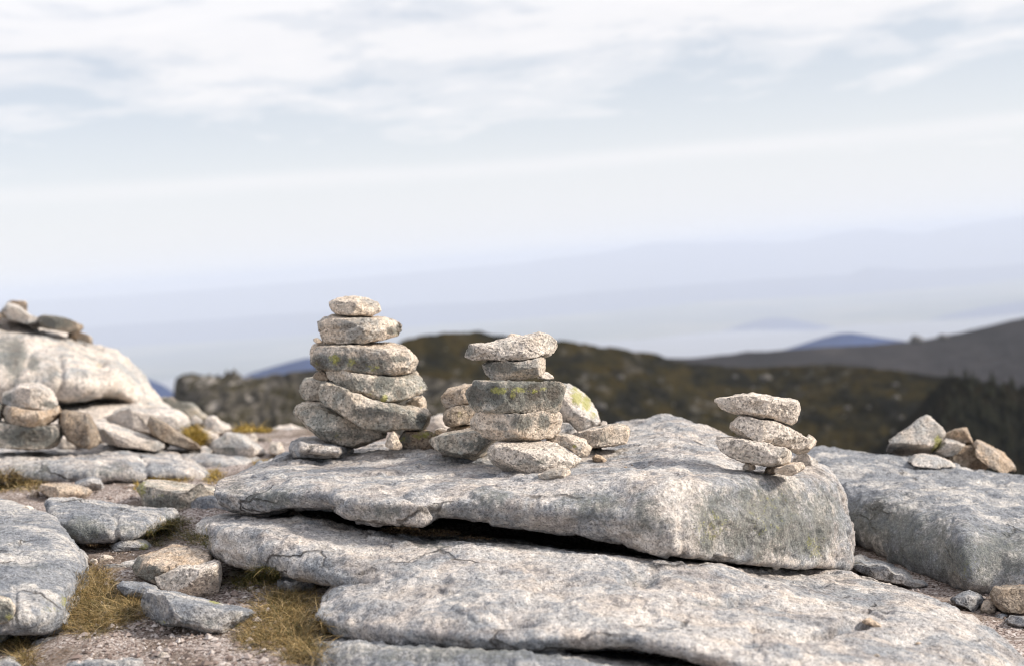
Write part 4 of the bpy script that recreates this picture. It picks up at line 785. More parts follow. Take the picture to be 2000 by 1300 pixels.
stone('rock', 'leaning boulder with a bright yellow lichen face behind the middle stack', F4,
      [(1020,560),(1060,492),(1100,475),(1150,490),(1200,525),(1260,590),(1300,650),(1330,720),(1352,790)], [(1020,700),(1080,762),(1150,812),(1180,840),(1250,832),(1352,802)], 5.35, 0.40, 'pale', ridge=[(1020,600),(1090,600),(1160,650),(1230,740),(1270,810),(1352,800)], yellow=[(1170,600,70,80,1.35),(1240,640,60,90,1.3),(1150,540,50,40,1.1),(1290,730,40,50,1.0)], group='loose rocks between the stacks')
stone('rock', 'shaded grey stone under the yellow lichen boulder', F4, [(985,855),(1040,790),(1090,765),(1150,800),(1200,845)], [(985,872),(1200,872)], 5.25, 0.24, 'pale', group='loose rocks between the stacks')
stone('stone_chip', 'small pale chip at the foot of the yellow lichen boulder', F4, [(1345,790),(1365,768),(1395,772),(1400,795)], [(1345,805),(1400,805)], 5.5, 0.12, 'pale', group='loose rocks between the stacks')
g2 = 'orange brown stones left of the middle stack'
stone('cairn_stone', 'orange brown stone on top of the low pile left of the middle stack', F4, [(150,570),(165,545),(250,520),(330,495),(390,487),(440,500)], [(150,582),(165,622),(190,657),(230,665),(300,647),(380,632),(440,622)], 5.00, 0.24, 'tan', ridge=[(150,575),(250,555),(340,530),(440,520)], group=g2)
stone('cairn_stone', 'shaded brown stone in the middle of the low pile left of the middle stack', F4, [(175,720),(200,680),(240,655),(330,635),(380,660),(430,690),(450,740)], [(175,742),(190,792),(230,807),(330,787),(400,765),(450,755)], 4.98, 0.26, 'brown', ridge=0.2, yellow=[(300,720,40,40,0.9)], group=g2)
stone('cairn_stone', 'bottom stone of the low orange pile, half hidden by the flat grey stone', F4, [(205,830),(260,805),(330,788),(390,785),(460,800)], [(205,842),(300,870),(460,860)], 5.02, 0.28, 'tan', ridge=0.4, group=g2)
stone('pebble', 'reddish brown pebble on the slab right of the middle stack', F4, [(1285,1042),(1310,1015),(1360,1022),(1402,1052)], [(1287,1054),(1330,1070),(1402,1075)], 4.42, 0.06, 'tan', group='pebbles on the slabs', ridge=0.3, rest=('slab', 'ground'))
stone('pebble', 'tiny reddish crumb right of the reddish brown pebble', F4, [(1518,1112),(1540,1105),(1558,1115)], [(1518,1118),(1540,1122),(1558,1120)], 4.38, 0.03, 'tan', group='pebbles on the slabs', rest=('slab', 'ground'))
stone('pebble', 'tiny grey crumb farthest right on top of the broad slab', F4, [(1575,1098),(1586,1092),(1598,1100)], [(1575,1104),(1586,1107),(1598,1105)], 4.5, 0.02, 'brown', group='pebbles on the slabs', rest=('slab', 'ground'))

# ---- small right stack
g = 'stones of the small right stack'
stone('cairn_stone', 'clean speckled stone on top of the small right stack', F5,
      [(150,195),(160,170),(220,145),(300,128),(350,110),(420,120),(500,140),(600,160),(650,175),(685,215),(690,265)], [(148,205),(180,242),(240,264),(310,274),(380,290),(440,307),(500,304),(570,324),(635,347),(670,327),(690,280)], 4.42, 0.24, 'clean', ridge=[(150,200),(300,150),(420,140),(520,165),(620,195),(690,250)], rf=655, group=g, sharp=0.12)
stone('cairn_stone', 'second stone from the top of the small right stack with a rough end', F5,
      [(253,340),(275,300),(310,280),(380,290),(440,310),(490,305),(540,315),(600,340),(680,360),(740,385),(767,420)], [(253,370),(290,402),(350,432),(400,457),(480,462),(560,482),(640,502),(700,502),(750,462),(767,430)], 4.38, 0.25, 'clean', ridge=[(253,345),(350,310),(480,345),(560,370),(680,390),(767,425)], rf=500, rdep=0.5, lichen=[(650,440,90,50,0.45)], group=g, sharp=0.13)
stone('cairn_stone', 'pale stone end behind the right of the small right stack', F5, [(640,505),(700,480),(755,408),(790,418),(797,450)], [(640,512),(680,537),(740,517),(780,482),(797,460)], 4.62, 0.22, 'warm', group=g)
stone('cairn_stone', 'boat shaped lowest stone of the small right stack', F5,
      [(152,455),(170,435),(250,430),(330,440),(420,455),(510,475),(590,495),(640,520),(655,550)], [(152,462),(190,512),(250,552),(330,582),(420,599),(520,607),(590,602),(635,582),(655,560)], 4.36, 0.26, 'clean', ridge=0.12, lichen=[(420,560,200,25,0.4)], group=g, sharp=0.2)
stone('wedge_stone', 'flat stone propping up the right end of the small right stack', F5, [(520,642),(545,610),(620,595),(680,585),(720,590),(730,605)], [(520,652),(560,677),(600,685),(650,662),(730,615)], 4.34, 0.16, 'warm', ridge=0.3, group='stones under the small right stack')
stone('wedge_stone', 'small stone propping up the left end of the small right stack', F5, [(328,618),(350,590),(390,590),(412,622)], [(328,628),(360,637),(412,632)], 4.42, 0.12, 'warm', group='stones under the small right stack')
stone('wedge_stone', 'brown shaded stone in the gap under the small right stack', F5, [(468,640),(490,605),(540,598),(565,622)], [(468,652),(520,657),(565,652)], 4.46, 0.12, 'brown', group='stones under the small right stack')
stone('rock', 'pinkish boulder on the slab edge behind the small right stack', F5, [(640,570),(680,535),(740,528),(790,550),(802,580)], [(640,605),(700,622),(760,672),(790,640),(802,600)], 4.78, 0.26, 'pale', rf=745, rdep=0.7, group='stones under the small right stack')
stone('pebble', 'white pebble in front of the small right stack', F5, [(450,660),(463,652),(477,660)], [(450,664),(463,668),(477,664)], 4.30, 0.02, 'clean', group='pebbles on the slabs', rest=('slab', 'ground'))

# ---- heap on the right hump
g = 'heap of stones on the right hump'
stone('rock', 'tallest pointed boulder of the heap on the right hump', F6,
      [(488,265),(510,235),(560,190),(620,150),(660,115),(705,90),(750,120),(790,155),(807,185)], [(488,285),(520,317),(600,320),(680,302),(740,302),(770,275),(807,205)], 6.05, 0.5, 'pale', ridge=0.06, rf=755, rdep=0.5, under=0.5, lichen=[(760,240,25,70,0.6)], yellow=[(765,240,30,70,1.3),(745,280,30,30,1.2)], group=g)
stone('rock', 'flat pale stone lying in front of the heap on the right hump', F6, [(600,322),(640,300),(700,295),(780,310),(840,335),(868,365)], [(600,335),(700,358),(868,376)], 5.85, 0.4, 'pale', ridge=0.5, group=g)
stone('rock', 'grey stone with a pale round end beside the pointed boulder', F6, [(748,290),(780,230),(810,205),(880,215),(920,240),(920,265)], [(748,298),(800,310),(850,302),(890,282),(920,270)], 6.15, 0.34, 'pale', ridge=[(748,292),(800,255),(880,255),(920,262)], rf=880, group=g)
stone('rock', 'small orange stone perched on the middle of the heap', F6, [(800,190),(860,165),(930,153),(945,180),(970,220)], [(800,205),(850,215),(900,225),(925,247),(970,226)], 6.30, 0.30, 'tan', ridge=0.12, group=g)
stone('rock', 'triangular tan stone standing low in the middle of the heap', F6, [(815,325),(880,280),(940,235),(975,235),(1005,300),(1040,365)], [(815,338),(860,375),(1040,380)], 6.25, 0.34, 'brown', ridge=0.1, group=g)
stone('rock', 'rounded leaning boulder at the right end of the heap', F6, [(963,238),(990,210),(1030,200),(1080,222),(1110,245),(1150,300),(1200,355),(1227,395)], [(963,252),(1000,312),(1040,370),(1100,390),(1170,397),(1227,402)], 6.1, 0.5, 'tan', ridge=[(963,245),(1020,250),(1080,320),(1130,380),(1227,400)], group=g, sharp=0.2)

# ---- gully on the right
stone('rock', 'flat wet looking grey plate in the gully under the right hump', F6, [(275,895),(300,862),(340,850),(450,880),(600,930),(740,985),(790,1010)], [(275,915),(400,980),(500,1010),(640,1035),(790,1030)], 4.72, 0.5, 'grey', ridge=0.8, yellow=[(300,905,50,20,0.7)], group='rocks in the right gully', sink=0)
stone('rock', 'angular grey stone lying in the right gully', F6, [(842,1098),(890,1060),(940,1036),(990,1060),(1015,1090),(1022,1110)], [(842,1102),(900,1132),(960,1167),(1000,1152),(1022,1116)], 4.32, 0.22, 'grey', ridge=[(842,1100),(930,1092),(1022,1112)], group='rocks in the right gully', rest=('ground',), sharp=0.12)
stone('rock', 'small tan stone between two larger stones in the right gully', F6, [(998,1150),(1020,1110),(1050,1100),(1080,1115),(1097,1135)], [(998,1162),(1040,1180),(1080,1167),(1097,1142)], 4.24, 0.12, 'tan', group='rocks in the right gully', rest=('ground',))
stone('rock', 'brown block cut by the right edge of the photo in the gully', F6, [(1053,1072),(1080,1030),(1150,1022),(1243,1022),(1300,1030),(1360,1060)], [(1053,1090),(1090,1132),(1130,1167),(1200,1174),(1243,1180),(1360,1172)], 4.26, 0.30, 'brown', ridge=0.22, group='rocks in the right gully', rest=('ground',))
stone('rock', 'low grey stone under the brown block at the right edge', F6, [(1140,1210),(1190,1188),(1250,1193),(1320,1205)], [(1140,1222),(1200,1245),(1320,1250)], 4.02, 0.22, 'grey', ridge=0.4, group='rocks in the right gully', rest=('ground',))
stone('rock', 'low pale stone left of the low grey stone at the right edge', F6, [(1080,1182),(1110,1168),(1150,1175),(1165,1190)], [(1080,1195),(1120,1205),(1165,1200)], 4.1, 0.16, 'grey', ridge=0.4, group='rocks in the right gully', rest=('ground',))
stone('pebble', 'flat tan chip on the sloping slab at the lower right', F6, [(345,1217),(370,1203),(392,1196),(430,1213),(457,1246)], [(345,1226),(400,1242),(430,1258),(457,1254)], 3.52, 0.06, 'tan', group='pebbles on the slabs', ridge=0.35, sink=1, rest=('slab', 'ground'))
stone('pebble', 'small tan chip low on the sloping slab', (1200,900,2.5), [(1468,886),(1484,879),(1500,886)], [(1468,890),(1484,893),(1500,890)], 3.35, 0.02, 'tan', group='pebbles on the slabs', rest=('slab', 'ground'))
stone('pebble', 'tan crumb lowest on the sloping slab', (1200,900,2.5), [(1262,944),(1278,935),(1296,944)], [(1262,950),(1278,956),(1296,950)], 3.30, 0.02, 'tan', group='pebbles on the slabs', rest=('slab', 'ground'))

# ---- far left
g = 'stones of the low stack at the left edge'
stone('cairn_stone', 'rounded top stone of the low stack at the left edge', F1,
      [(3,812),(60,790),(100,765),(130,740),(200,728),(280,730),(340,755),(400,795),(442,840)], [(3,827),(25,872),(80,897),(150,917),(220,927),(300,932),(370,917),(430,892),(442,855)], 6.70, 0.40, 'pale', ridge=0.35, lichen=[(60,830,50,40,0.8),(350,890,60,25,0.9)], group=g)
stone('cairn_stone', 'tan faceted middle stone of the low stack at the left edge', F1,
      [(13,940),(40,900),(100,902),(220,925),(300,932),(370,915),(425,900),(447,930)], [(13,972),(40,1002),(100,1027),(200,1047),(280,1050),(360,1022),(430,977),(447,945)], 6.66, 0.42, 'tan', ridge=0.08, rf=270, rdep=0.6, group=g, chips=4)
stone('cairn_stone', 'dark green grey bottom stone of the low stack at the left edge', F1,
      [(-80,1010),(20,1010),(80,1030),(180,1048),(290,1048),(380,1035),(440,1035),(467,1060)], [(-80,1192),(20,1197),(130,1202),(260,1202),(380,1197),(420,1172),(445,1120),(467,1075)], 6.62, 0.50, 'crust', ridge=0.1, rf=400, lichen=[(240,1120,220,70,1.2),(60,1110,80,70,0.6)], group=g)
stone('cairn_stone', 'dark stone cut by the left edge of the photo beside the low stack', F1, [(-80,890),(-20,862),(10,880),(20,930)], [(-80,1012),(0,1012),(20,960)], 6.74, 0.3, 'crust', lichen=[(0,930,60,80,1.0)], group=g)
stone('rock', 'upright brown boulder with a sunlit right face beside the low left stack', F1,
      [(427,1010),(445,950),(480,935),(560,945),(625,947),(660,985),(690,1030),(710,1090),(737,1150)], [(427,1030),(450,1082),(500,1142),(560,1182),(650,1200),(690,1182),(737,1160)], 6.72, 0.42, 'brown', ridge=0.06, rf=635, rdep=0.6, chips=4, group='rocks along the foot of the left outcrop')
g = 'rocks along the foot of the left outcrop'
stone('rock', 'small pale rock behind the gap of the upright brown boulder', F1, [(415,1180),(465,1095),(520,1130),(590,1190)], [(415,1200),(590,1205)], 7.2, 0.25, 'pale', group=g)
stone('rock', 'long flat grey rock right of the upright brown boulder', F1, [(685,1010),(760,1010),(850,1040),(960,1075),(1100,1130),(1180,1145),(1230,1170)], [(685,1060),(740,1142),(800,1172),(900,1192),(1000,1202),(1100,1217),(1200,1220),(1230,1192)], 7.0, 0.7, 'pale', ridge=[(685,1040),(800,1120),(960,1150),(1100,1165),(1230,1180)], group=g)
stone('rock', 'brown wedge rock leaning down to the right at the outcrop foot', F1, [(1073,1010),(1090,958),(1130,985),(1200,1020),(1290,1080),(1350,1120),(1420,1170),(1477,1210)], [(1075,1040),(1110,1102),(1170,1142),(1240,1187),(1330,1197),(1400,1207),(1477,1220)], 7.15, 0.45, 'brown', ridge=[(1073,1020),(1130,1010),(1200,1060),(1290,1125),(1350,1160),(1477,1215)], group=g)
stone('rock', 'rounded pinkish boulder behind the brown wedge rock', F1, [(680,1000),(760,950),(850,905),(950,890),(1100,900),(1250,893),(1320,918),(1370,970),(1387,1020)], [(680,1040),(850,1070),(1000,1110),(1200,1110),(1340,1090),(1387,1040)], 7.75, 1.0, 'pale', ridge=0.3, sharp=0.24, group=g)
stone('rock', 'bright faceted boulder at the right end of the rubble', F9, [(765,640),(800,580),(900,540),(960,480),(1040,463),(1150,498),(1250,570),(1350,630),(1397,680)], [(765,682),(850,722),(950,752),(1100,774),(1250,774),(1397,745)], 7.2, 0.65, 'pale', ridge=[(765,650),(930,590),(1100,640),(1250,690),(1397,720)], rf=1130, lichen=[(1010,690,110,50,0.6),(920,560,40,40,0.6)], group=g)
stone('rock', 'small white upright stone right of the bright faceted boulder', F9, [(1447,625),(1470,600),(1510,620),(1570,600),(1600,650),(1622,710)], [(1447,722),(1540,745),(1622,725)], 7.4, 0.2, 'clean', ridge=0.08, rf=1560, group=g)
stone('rock', 'broad pale boulder left of the tallest stack in the background', F9, [(1345,460),(1420,430),(1500,405),(1600,420),(1700,400),(1780,425),(1900,450),(2000,500),(2060,560)], [(1345,472),(1440,532),(1490,575),(1600,620),(1750,690),(1900,690),(2060,640)], 8.6, 1.2, 'pale', ridge=[(1345,465),(1500,520),(1650,590),(1800,600),(2060,600)], lichen=[(1680,650,120,40,0.5)], group=g)
stone('rock', 'small brown rock left of the white upright stone', F9, [(1295,560),(1340,553),(1440,548),(1485,580)], [(1295,600),(1380,645),(1485,625)], 7.9, 0.3, 'brown', group=g)
stone('rock', 'tiny white rock above the small brown rock in the rubble', F9, [(1232,512),(1270,503),(1312,550),(1314,580)], [(1232,535),(1280,585),(1314,588)], 7.95, 0.16, 'clean', group=g)
stone('rock', 'dark mossy ridge of rock behind the rubble', F9, [(140,95),(250,88),(330,108),(440,148),(560,150),(600,188),(660,258),(750,310)], [(140,170),(240,210),(450,230),(540,320),(650,350),(750,350)], 10.0, 1.0, 'crust', ridge=0.15, lichen=[(400,170,300,60,0.9)], yellow=[(600,280,90,60,0.6)], group=g)
stone('rock', 'pale rounded rock below the dark mossy ridge', F9, [(545,320),(590,295),(640,328),(690,368),(690,400)], [(545,370),(620,415),(690,422)], 8.4, 0.4, 'pale', group=g)
stone('rock', 'pale pointed rock at the right of the dark mossy ridge', F9, [(680,400),(740,310),(790,283),(840,298),(870,350),(930,380),(1002,410)], [(680,430),(760,470),(860,510),(920,500),(1002,460)], 8.3, 0.5, 'pale', ridge=0.35, rf=830, group=g)
stone('rock', 'long pale slab of rubble above the orange grass', F9, [(535,410),(640,428),(740,468),(865,520)], [(535,450),(700,540),(800,600),(865,550)], 7.8, 0.4, 'pale', ridge=0.5, group=g)
stone('rock', 'small brown shaded rock below the orange grass', F9, [(700,575),(760,560),(810,590)], [(700,650),(760,665),(810,650)], 7.5, 0.25, 'brown', group=g)
stone('rock', 'low pale rock at the end of the brown wedge rock', F9, [(640,665),(690,645),(760,655),(790,680)], [(640,710),(720,720),(790,715)], 7.25, 0.3, 'pale', ridge=0.4, group=g)

# ---- the outcrop
slab('outcrop', 'big rounded granite outcrop at the left edge with a shadowed crack', [
    [(-260, 790, 10.5), (-260, 560, 10.5), (-250, 600, 9.6), (-240, 680, 8.5), (-235, 740, 8.3), (-230, 775, 8.4), (-230, 800, 9), (-240, 800, 10)],
    [(-80, 800, 10.5), (-80, 598, 10.5), (-75, 625, 9.6), (-70, 690, 8.4), (-65, 740, 8.1), (-60, 778, 8.2), (-60, 795, 9), (-70, 798, 10)],
    [(5, 800, 10.5), (5, 619, 10.5), (8, 640, 9.6), (10, 700, 8.3), (12, 745, 8.0), (14, 782, 8.1), (14, 795, 9), (8, 798, 10)],
    [(75, 800, 10.4), (75, 634, 10.4), (78, 655, 9.5), (80, 710, 8.3), (82, 750, 8.0), (84, 775, 8.08), (84, 790, 9), (78, 795, 10)],
    [(125, 800, 10.3), (125, 642, 10.3), (125, 662, 9.5), (125, 712, 8.3), (125, 745, 8.02), (126, 772, 8.1), (126, 785, 9), (126, 795, 10)],
    [(180, 800, 10.2), (180, 672, 10.2), (180, 688, 9.5), (182, 725, 8.35), (184, 750, 8.1), (186, 768, 8.15), (185, 780, 9), (182, 795, 10)],
    [(215, 800, 10.1), (215, 682, 10.1), (216, 697, 9.5), (218, 730, 8.5), (220, 748, 8.25), (222, 762, 8.28), (220, 780, 9), (218, 795, 9.8)],
    [(250, 810, 10.0), (248, 710, 10.0), (250, 722, 9.5), (252, 745, 8.8), (254, 762, 8.6), (256, 780, 8.6), (254, 795, 9.2), (252, 805, 9.8)],
    [(285, 815, 9.9), (282, 752, 9.9), (284, 760, 9.5), (288, 775, 9.1), (290, 785, 8.95), (292, 800, 8.95), (290, 808, 9.3), (288, 812, 9.7)],
    [(310, 815, 9.8), (306, 785, 9.8), (308, 790, 9.6), (312, 797, 9.3), (313, 803, 9.2), (314, 810, 9.2), (313, 813, 9.4), (312, 815, 9.6)],
  ], 'pale', 320, 220, 31, 0.06, 0.6, lichen=[(28, 705, 22, 40, 1.1), (65, 720, 14, 18, 0.9), (8, 690, 20, 40, 0.7), (105, 735, 20, 25, 0.5), (160, 740, 30, 12, 0.4)], yellow=[(195, 712, 10, 6, 0.9)],
  cracks=[([(116, 705), (122, 725), (121, 750), (112, 766)], 6, 0.03)], dents=[(60, 690, 60, 20, -0.03), (196, 714, 10, 7, 0.05), (215, 740, 14, 20, -0.03)], cat='outcrop')
slab('outcrop', 'pale lower ledge of granite beneath the crack of the big outcrop', [
    [(-200, 900, 9.5), (-200, 780, 9.5), (-195, 800, 8.6), (-190, 830, 7.9), (-188, 850, 7.8), (-186, 880, 7.8), (-186, 890, 8.4), (-190, 895, 9.2)],
    [(0, 890, 9.5), (0, 778, 9.5), (2, 795, 8.6), (4, 825, 7.9), (5, 850, 7.75), (6, 878, 7.75), (6, 885, 8.4), (4, 888, 9.2)],
    [(115, 880, 9.5), (115, 780, 9.5), (117, 795, 8.6), (118, 818, 7.95), (120, 845, 7.8), (122, 872, 7.8), (120, 876, 8.4), (118, 880, 9.2)],
    [(200, 875, 9.5), (200, 768, 9.5), (202, 786, 8.7), (204, 808, 8.1), (205, 830, 7.95), (206, 860, 7.95), (205, 868, 8.5), (203, 872, 9.2)],
    [(260, 870, 9.5), (260, 768, 9.5), (262, 785, 8.9), (264, 805, 8.4), (265, 825, 8.2), (266, 850, 8.2), (265, 860, 8.7), (263, 866, 9.3)],
    [(305, 865, 9.5), (303, 786, 9.5), (306, 797, 9.0), (310, 812, 8.6), (312, 828, 8.4), (313, 845, 8.4), (312, 855, 8.8), (310, 862, 9.3)],
    [(335, 860, 9.5), (332, 808, 9.5), (335, 814, 9.2), (338, 822, 8.9), (340, 832, 8.7), (341, 845, 8.7), (340, 852, 9.0), (338, 858, 9.3)],
  ], 'pale', 240, 150, 32, 0.05, 0.5, cat='outcrop')
g = 'stones on top of the left outcrop'
stone('rock', 'pale stone slumping over the top of the big left outcrop', F1, [(-10,215),(10,180),(60,140),(110,160),(160,195),(220,245),(290,268),(312,300)], [(-10,262),(60,285),(150,310),(240,330),(312,335)], 9.3, 0.6, 'pale', ridge=0.3, group=g)
stone('rock', 'tan stone behind the slumping stone at the top left', F1, [(50,145),(90,132),(180,138),(207,165),(195,205)], [(50,190),(110,230),(195,225)], 9.8, 0.4, 'tan', ridge=0.15, group=g)
stone('rock', 'flat dark lichen stone overhanging the top of the left outcrop', F1, [(265,258),(310,245),(400,250),(470,260),(530,285),(600,315),(613,335)], [(265,268),(310,325),(400,342),(480,358),(560,360),(613,345)], 9.2, 0.55, 'brown', ridge=0.12, lichen=[(390,290,130,60,0.9)], yellow=[(500,300,30,30,0.7)], group=g)
stone('rock', 'small tan stone below the overhanging dark stone of the outcrop', F1, [(495,372),(560,362),(620,378),(665,398),(672,430)], [(495,395),(600,425),(672,445)], 9.4, 0.4, 'tan', ridge=0.4, group=g)
stone('rock', 'orange stone cut by the left edge on top of the outcrop', F1, [(-60,230),(-20,215),(10,220),(18,245)], [(-60,275),(0,275),(18,258)], 9.3, 0.3, 'tan', group=g)

# ---- lower left
g = 'rocks in the lower left gully'
stone('rock', 'lichen edged grey block beside the left tip of the broad slab', F2, [(763,262),(790,235),(900,245),(1020,262),(1150,278),(1210,285),(1260,320)], [(765,285),(800,342),(800,397),(880,417),(960,430),(1060,432),(1120,422),(1260,405)], 5.45, 0.55, 'crust', ridge=[(763,270),(850,322),(960,335),(1060,340),(1150,320),(1260,340)], yellow=[(790,300,40,60,1.0),(880,340,60,20,0.8)], lichen=[(930,375,110,40,1.1)], group=g)
stone('rock', 'rough grey rock under the left tip of the broad slab', F2, [(1068,375),(1100,325),(1170,308),(1210,318),(1300,380)], [(1068,432),(1110,462),(1200,467),(1300,445)], 5.36, 0.45, 'grey', ridge=[(1068,380),(1130,365),(1200,380),(1300,400)], lichen=[(1120,430,60,30,0.9)], group=g)
stone('rock', 'flat tan topped stone on the grit left of the lichen block', F2, [(216,292),(230,268),(330,265),(430,275),(490,290),(514,306)], [(216,312),(250,342),(340,352),(440,357),(490,337),(514,316)], 5.95, 0.26, 'tan', ridge=0.25, rest=('ground',), group=g)
stone('rock', 'grey domed rock behind the flat tan topped stone', F2, [(378,262),(440,230),(510,220),(560,240),(585,275)], [(378,275),(480,305),(585,300)], 6.15, 0.3, 'grey', ridge=0.4, rest=('ground',), group=g, sharp=0.23)
stone('rock', 'small grey hump half buried beside the moss in the gully', F2, [(615,602),(680,565),(740,546),(800,570),(845,600)], [(615,620),(760,665),(845,665)], 4.72, 0.3, 'grey', ridge=0.4, yellow=[(800,620,40,30,1.0)], group=g, sharp=0.22, sink=5)
stone('rock', 'tan orange flat topped rock in the middle of the gully', F2, [(733,705),(770,675),(870,640),(960,603),(1030,597),(1110,608),(1180,638),(1197,660)], [(733,742),(760,792),(800,817),(900,832),(1000,810),(1197,690)], 4.42, 0.42, 'tan', ridge=[(733,710),(800,698),(900,705),(1000,700),(1100,680),(1197,665)], lichen=[(760,720,30,60,1.0),(850,770,90,40,1.0)], cracks=[([(350, 1062), (375, 1066), (400, 1062)], 3, 0.008)], rest=('ground',), group=g, sharp=0.13)
stone('rock', 'pale angular block in front of the tan orange rock', F2, [(857,758),(890,735),(1000,705),(1120,683),(1230,690),(1244,722)], [(857,792),(890,842),(960,867),(1060,882),(1200,897),(1228,850),(1244,742)], 4.22, 0.30, 'clean', ridge=[(857,765),(1000,752),(1120,745),(1215,725),(1244,730)], rf=1200, lichen=[(1000,820,120,40,0.35)], rest=('ground',), group=g, sharp=0.10)
stone('rock', 'low grey plate left of the tan orange rock', F2, [(518,722),(600,700),(700,670),(780,656),(795,690)], [(518,735),(600,750),(700,778),(750,790),(795,745)], 4.52, 0.3, 'grey', ridge=0.5, group=g, sink=4)
stone('rock', 'small flat grey stone left of the pale angular block', F2, [(653,822),(700,806),(800,813),(870,838),(892,860)], [(653,842),(700,890),(780,900),(892,875)], 4.12, 0.24, 'grey', ridge=0.5, group=g)
stone('rock', 'long low grey rock in front of the pale angular block', F2, [(793,885),(820,853),(900,860),(1000,878),(1100,898),(1200,923),(1290,943),(1380,958),(1432,975)], [(793,962),(800,1032),(850,1047),(950,1052),(1050,1067),(1150,1092),(1260,1092),(1330,1062),(1432,990)], 3.96, 0.34, 'grey', ridge=[(793,900),(900,920),(1000,945),(1100,965),(1250,1000),(1432,980)], yellow=[(1200,930,60,15,1.0),(1330,1060,30,30,1.1),(900,1040,60,15,0.7)], lichen=[(1100,1040,200,40,0.5)], rest=('ground',), group=g)
stone('rock', 'flat bottom rock under the right grass tuft', F2, [(985,1215),(1030,1182),(1150,1163),(1300,1173),(1450,1180),(1560,1200),(1600,1240)], [(985,1320),(1300,1360),(1600,1340)], 3.62, 0.35, 'grey', ridge=0.5, yellow=[(1420,1250,50,30,0.8),(1230,1240,40,20,0.7)], group=g)
stone('rock', 'flat bottom rock cut by the lower edge left of the right grass tuft', F2, [(260,1275),(330,1242),(450,1220),(620,1232),(800,1222),(1000,1220),(1040,1250)], [(280,1350),(600,1380),(1040,1370)], 3.52, 0.35, 'grey', ridge=0.5, group=g)
stone('rock', 'grey bedrock patch flush with the grit under the smooth left slab', F2, [(140,1140),(200,1108),(270,1100),(345,1105)], [(140,1185),(230,1215),(300,1190),(345,1130)], 3.80, 0.3, 'grey', ridge=0.55, group=g, sink=4)
stone('rock', 'pale corner rock at the bottom left of the photo', F2, [(-60,1220),(20,1210),(80,1233),(138,1292)], [(-60,1360),(138,1360)], 3.52, 0.3, 'grey', ridge=0.4, group=g)
stone('rock', 'dark lichen block cut by the left edge beside the smooth left slab', F2, [(-60,905),(0,893),(50,908),(80,940),(84,980)], [(-60,1042),(40,1042),(80,1032),(84,990)], 3.66, 0.2, 'crust', ridge=0.2, lichen=[(40,1000,60,40,0.8)], yellow=[(50,1010,40,30,0.9)], group=g)
stone('rock', 'dark grey rock under the smooth left slab at the left edge', F2, [(-60,1060),(20,1050),(60,1080)], [(-60,1190),(60,1170)], 3.86, 0.25, 'crust', group=g, lichen=[(10,1110,60,60,0.9)])
stone('rock', 'crumbly grey stone between the two right grass tufts', F2, [(1548,805),(1600,780),(1700,770),(1775,800)], [(1548,852),(1640,865),(1775,855)], 4.16, 0.2, 'grey', ridge=0.4, group=g)
g = 'broken stones in the dark gap under the broad slab'
stone('rock', 'triangular brown stone in the dark gap under the broad slab', F2, [(1598,472),(1612,420),(1650,405),(1715,452)], [(1598,480),(1715,470)], 4.72, 0.16, 'brown', group=g)
stone('rock', 'small pale stone beside the triangular one in the dark gap', F2, [(1670,480),(1710,458),(1745,470),(1748,490)], [(1670,492),(1748,498)], 4.64, 0.1, 'brown', group=g)
stone('rock', 'tiny tan stone at the left end of the dark gap', F2, [(1358,415),(1385,405),(1408,418)], [(1358,430),(1385,436),(1408,430)], 4.72, 0.08, 'tan', group=g)
g = 'small pale stones on the grit'
stone('pebble', 'white pebble pair stone on the grit below the brown moss', F2, [(545,685),(580,664),(622,670),(640,688)], [(545,697),(590,702),(640,697)], 4.52, 0.08, 'clean', group=g, rest=('slab', 'ground'))
stone('pebble', 'small white pebble left of the larger one below the brown moss', F2, [(500,700),(515,684),(540,690),(548,705)], [(500,712),(525,716),(548,712)], 4.48, 0.05, 'clean', group=g, rest=('slab', 'ground'))
stone('pebble', 'pale chip lying on the smooth left slab', F2, [(118,400),(150,388),(180,395),(188,403)], [(118,406),(150,410),(188,408)], 4.72, 0.07, 'clean', group=g, ridge=0.5, rest=('slab', 'ground'))
stone('pebble', 'tan pebble left of the flat tan topped stone', F2, [(162,330),(185,300),(215,310),(218,330)], [(162,340),(190,345),(218,340)], 5.9, 0.08, 'tan', group=g, rest=('slab', 'ground'))
stone('pebble', 'pale pebble on the grit near the bottom edge', F2, [(878,1222),(905,1203),(935,1212),(942,1225)], [(878,1230),(910,1236),(942,1230)], 3.68, 0.04, 'clean', group=g, rest=('slab', 'ground'))

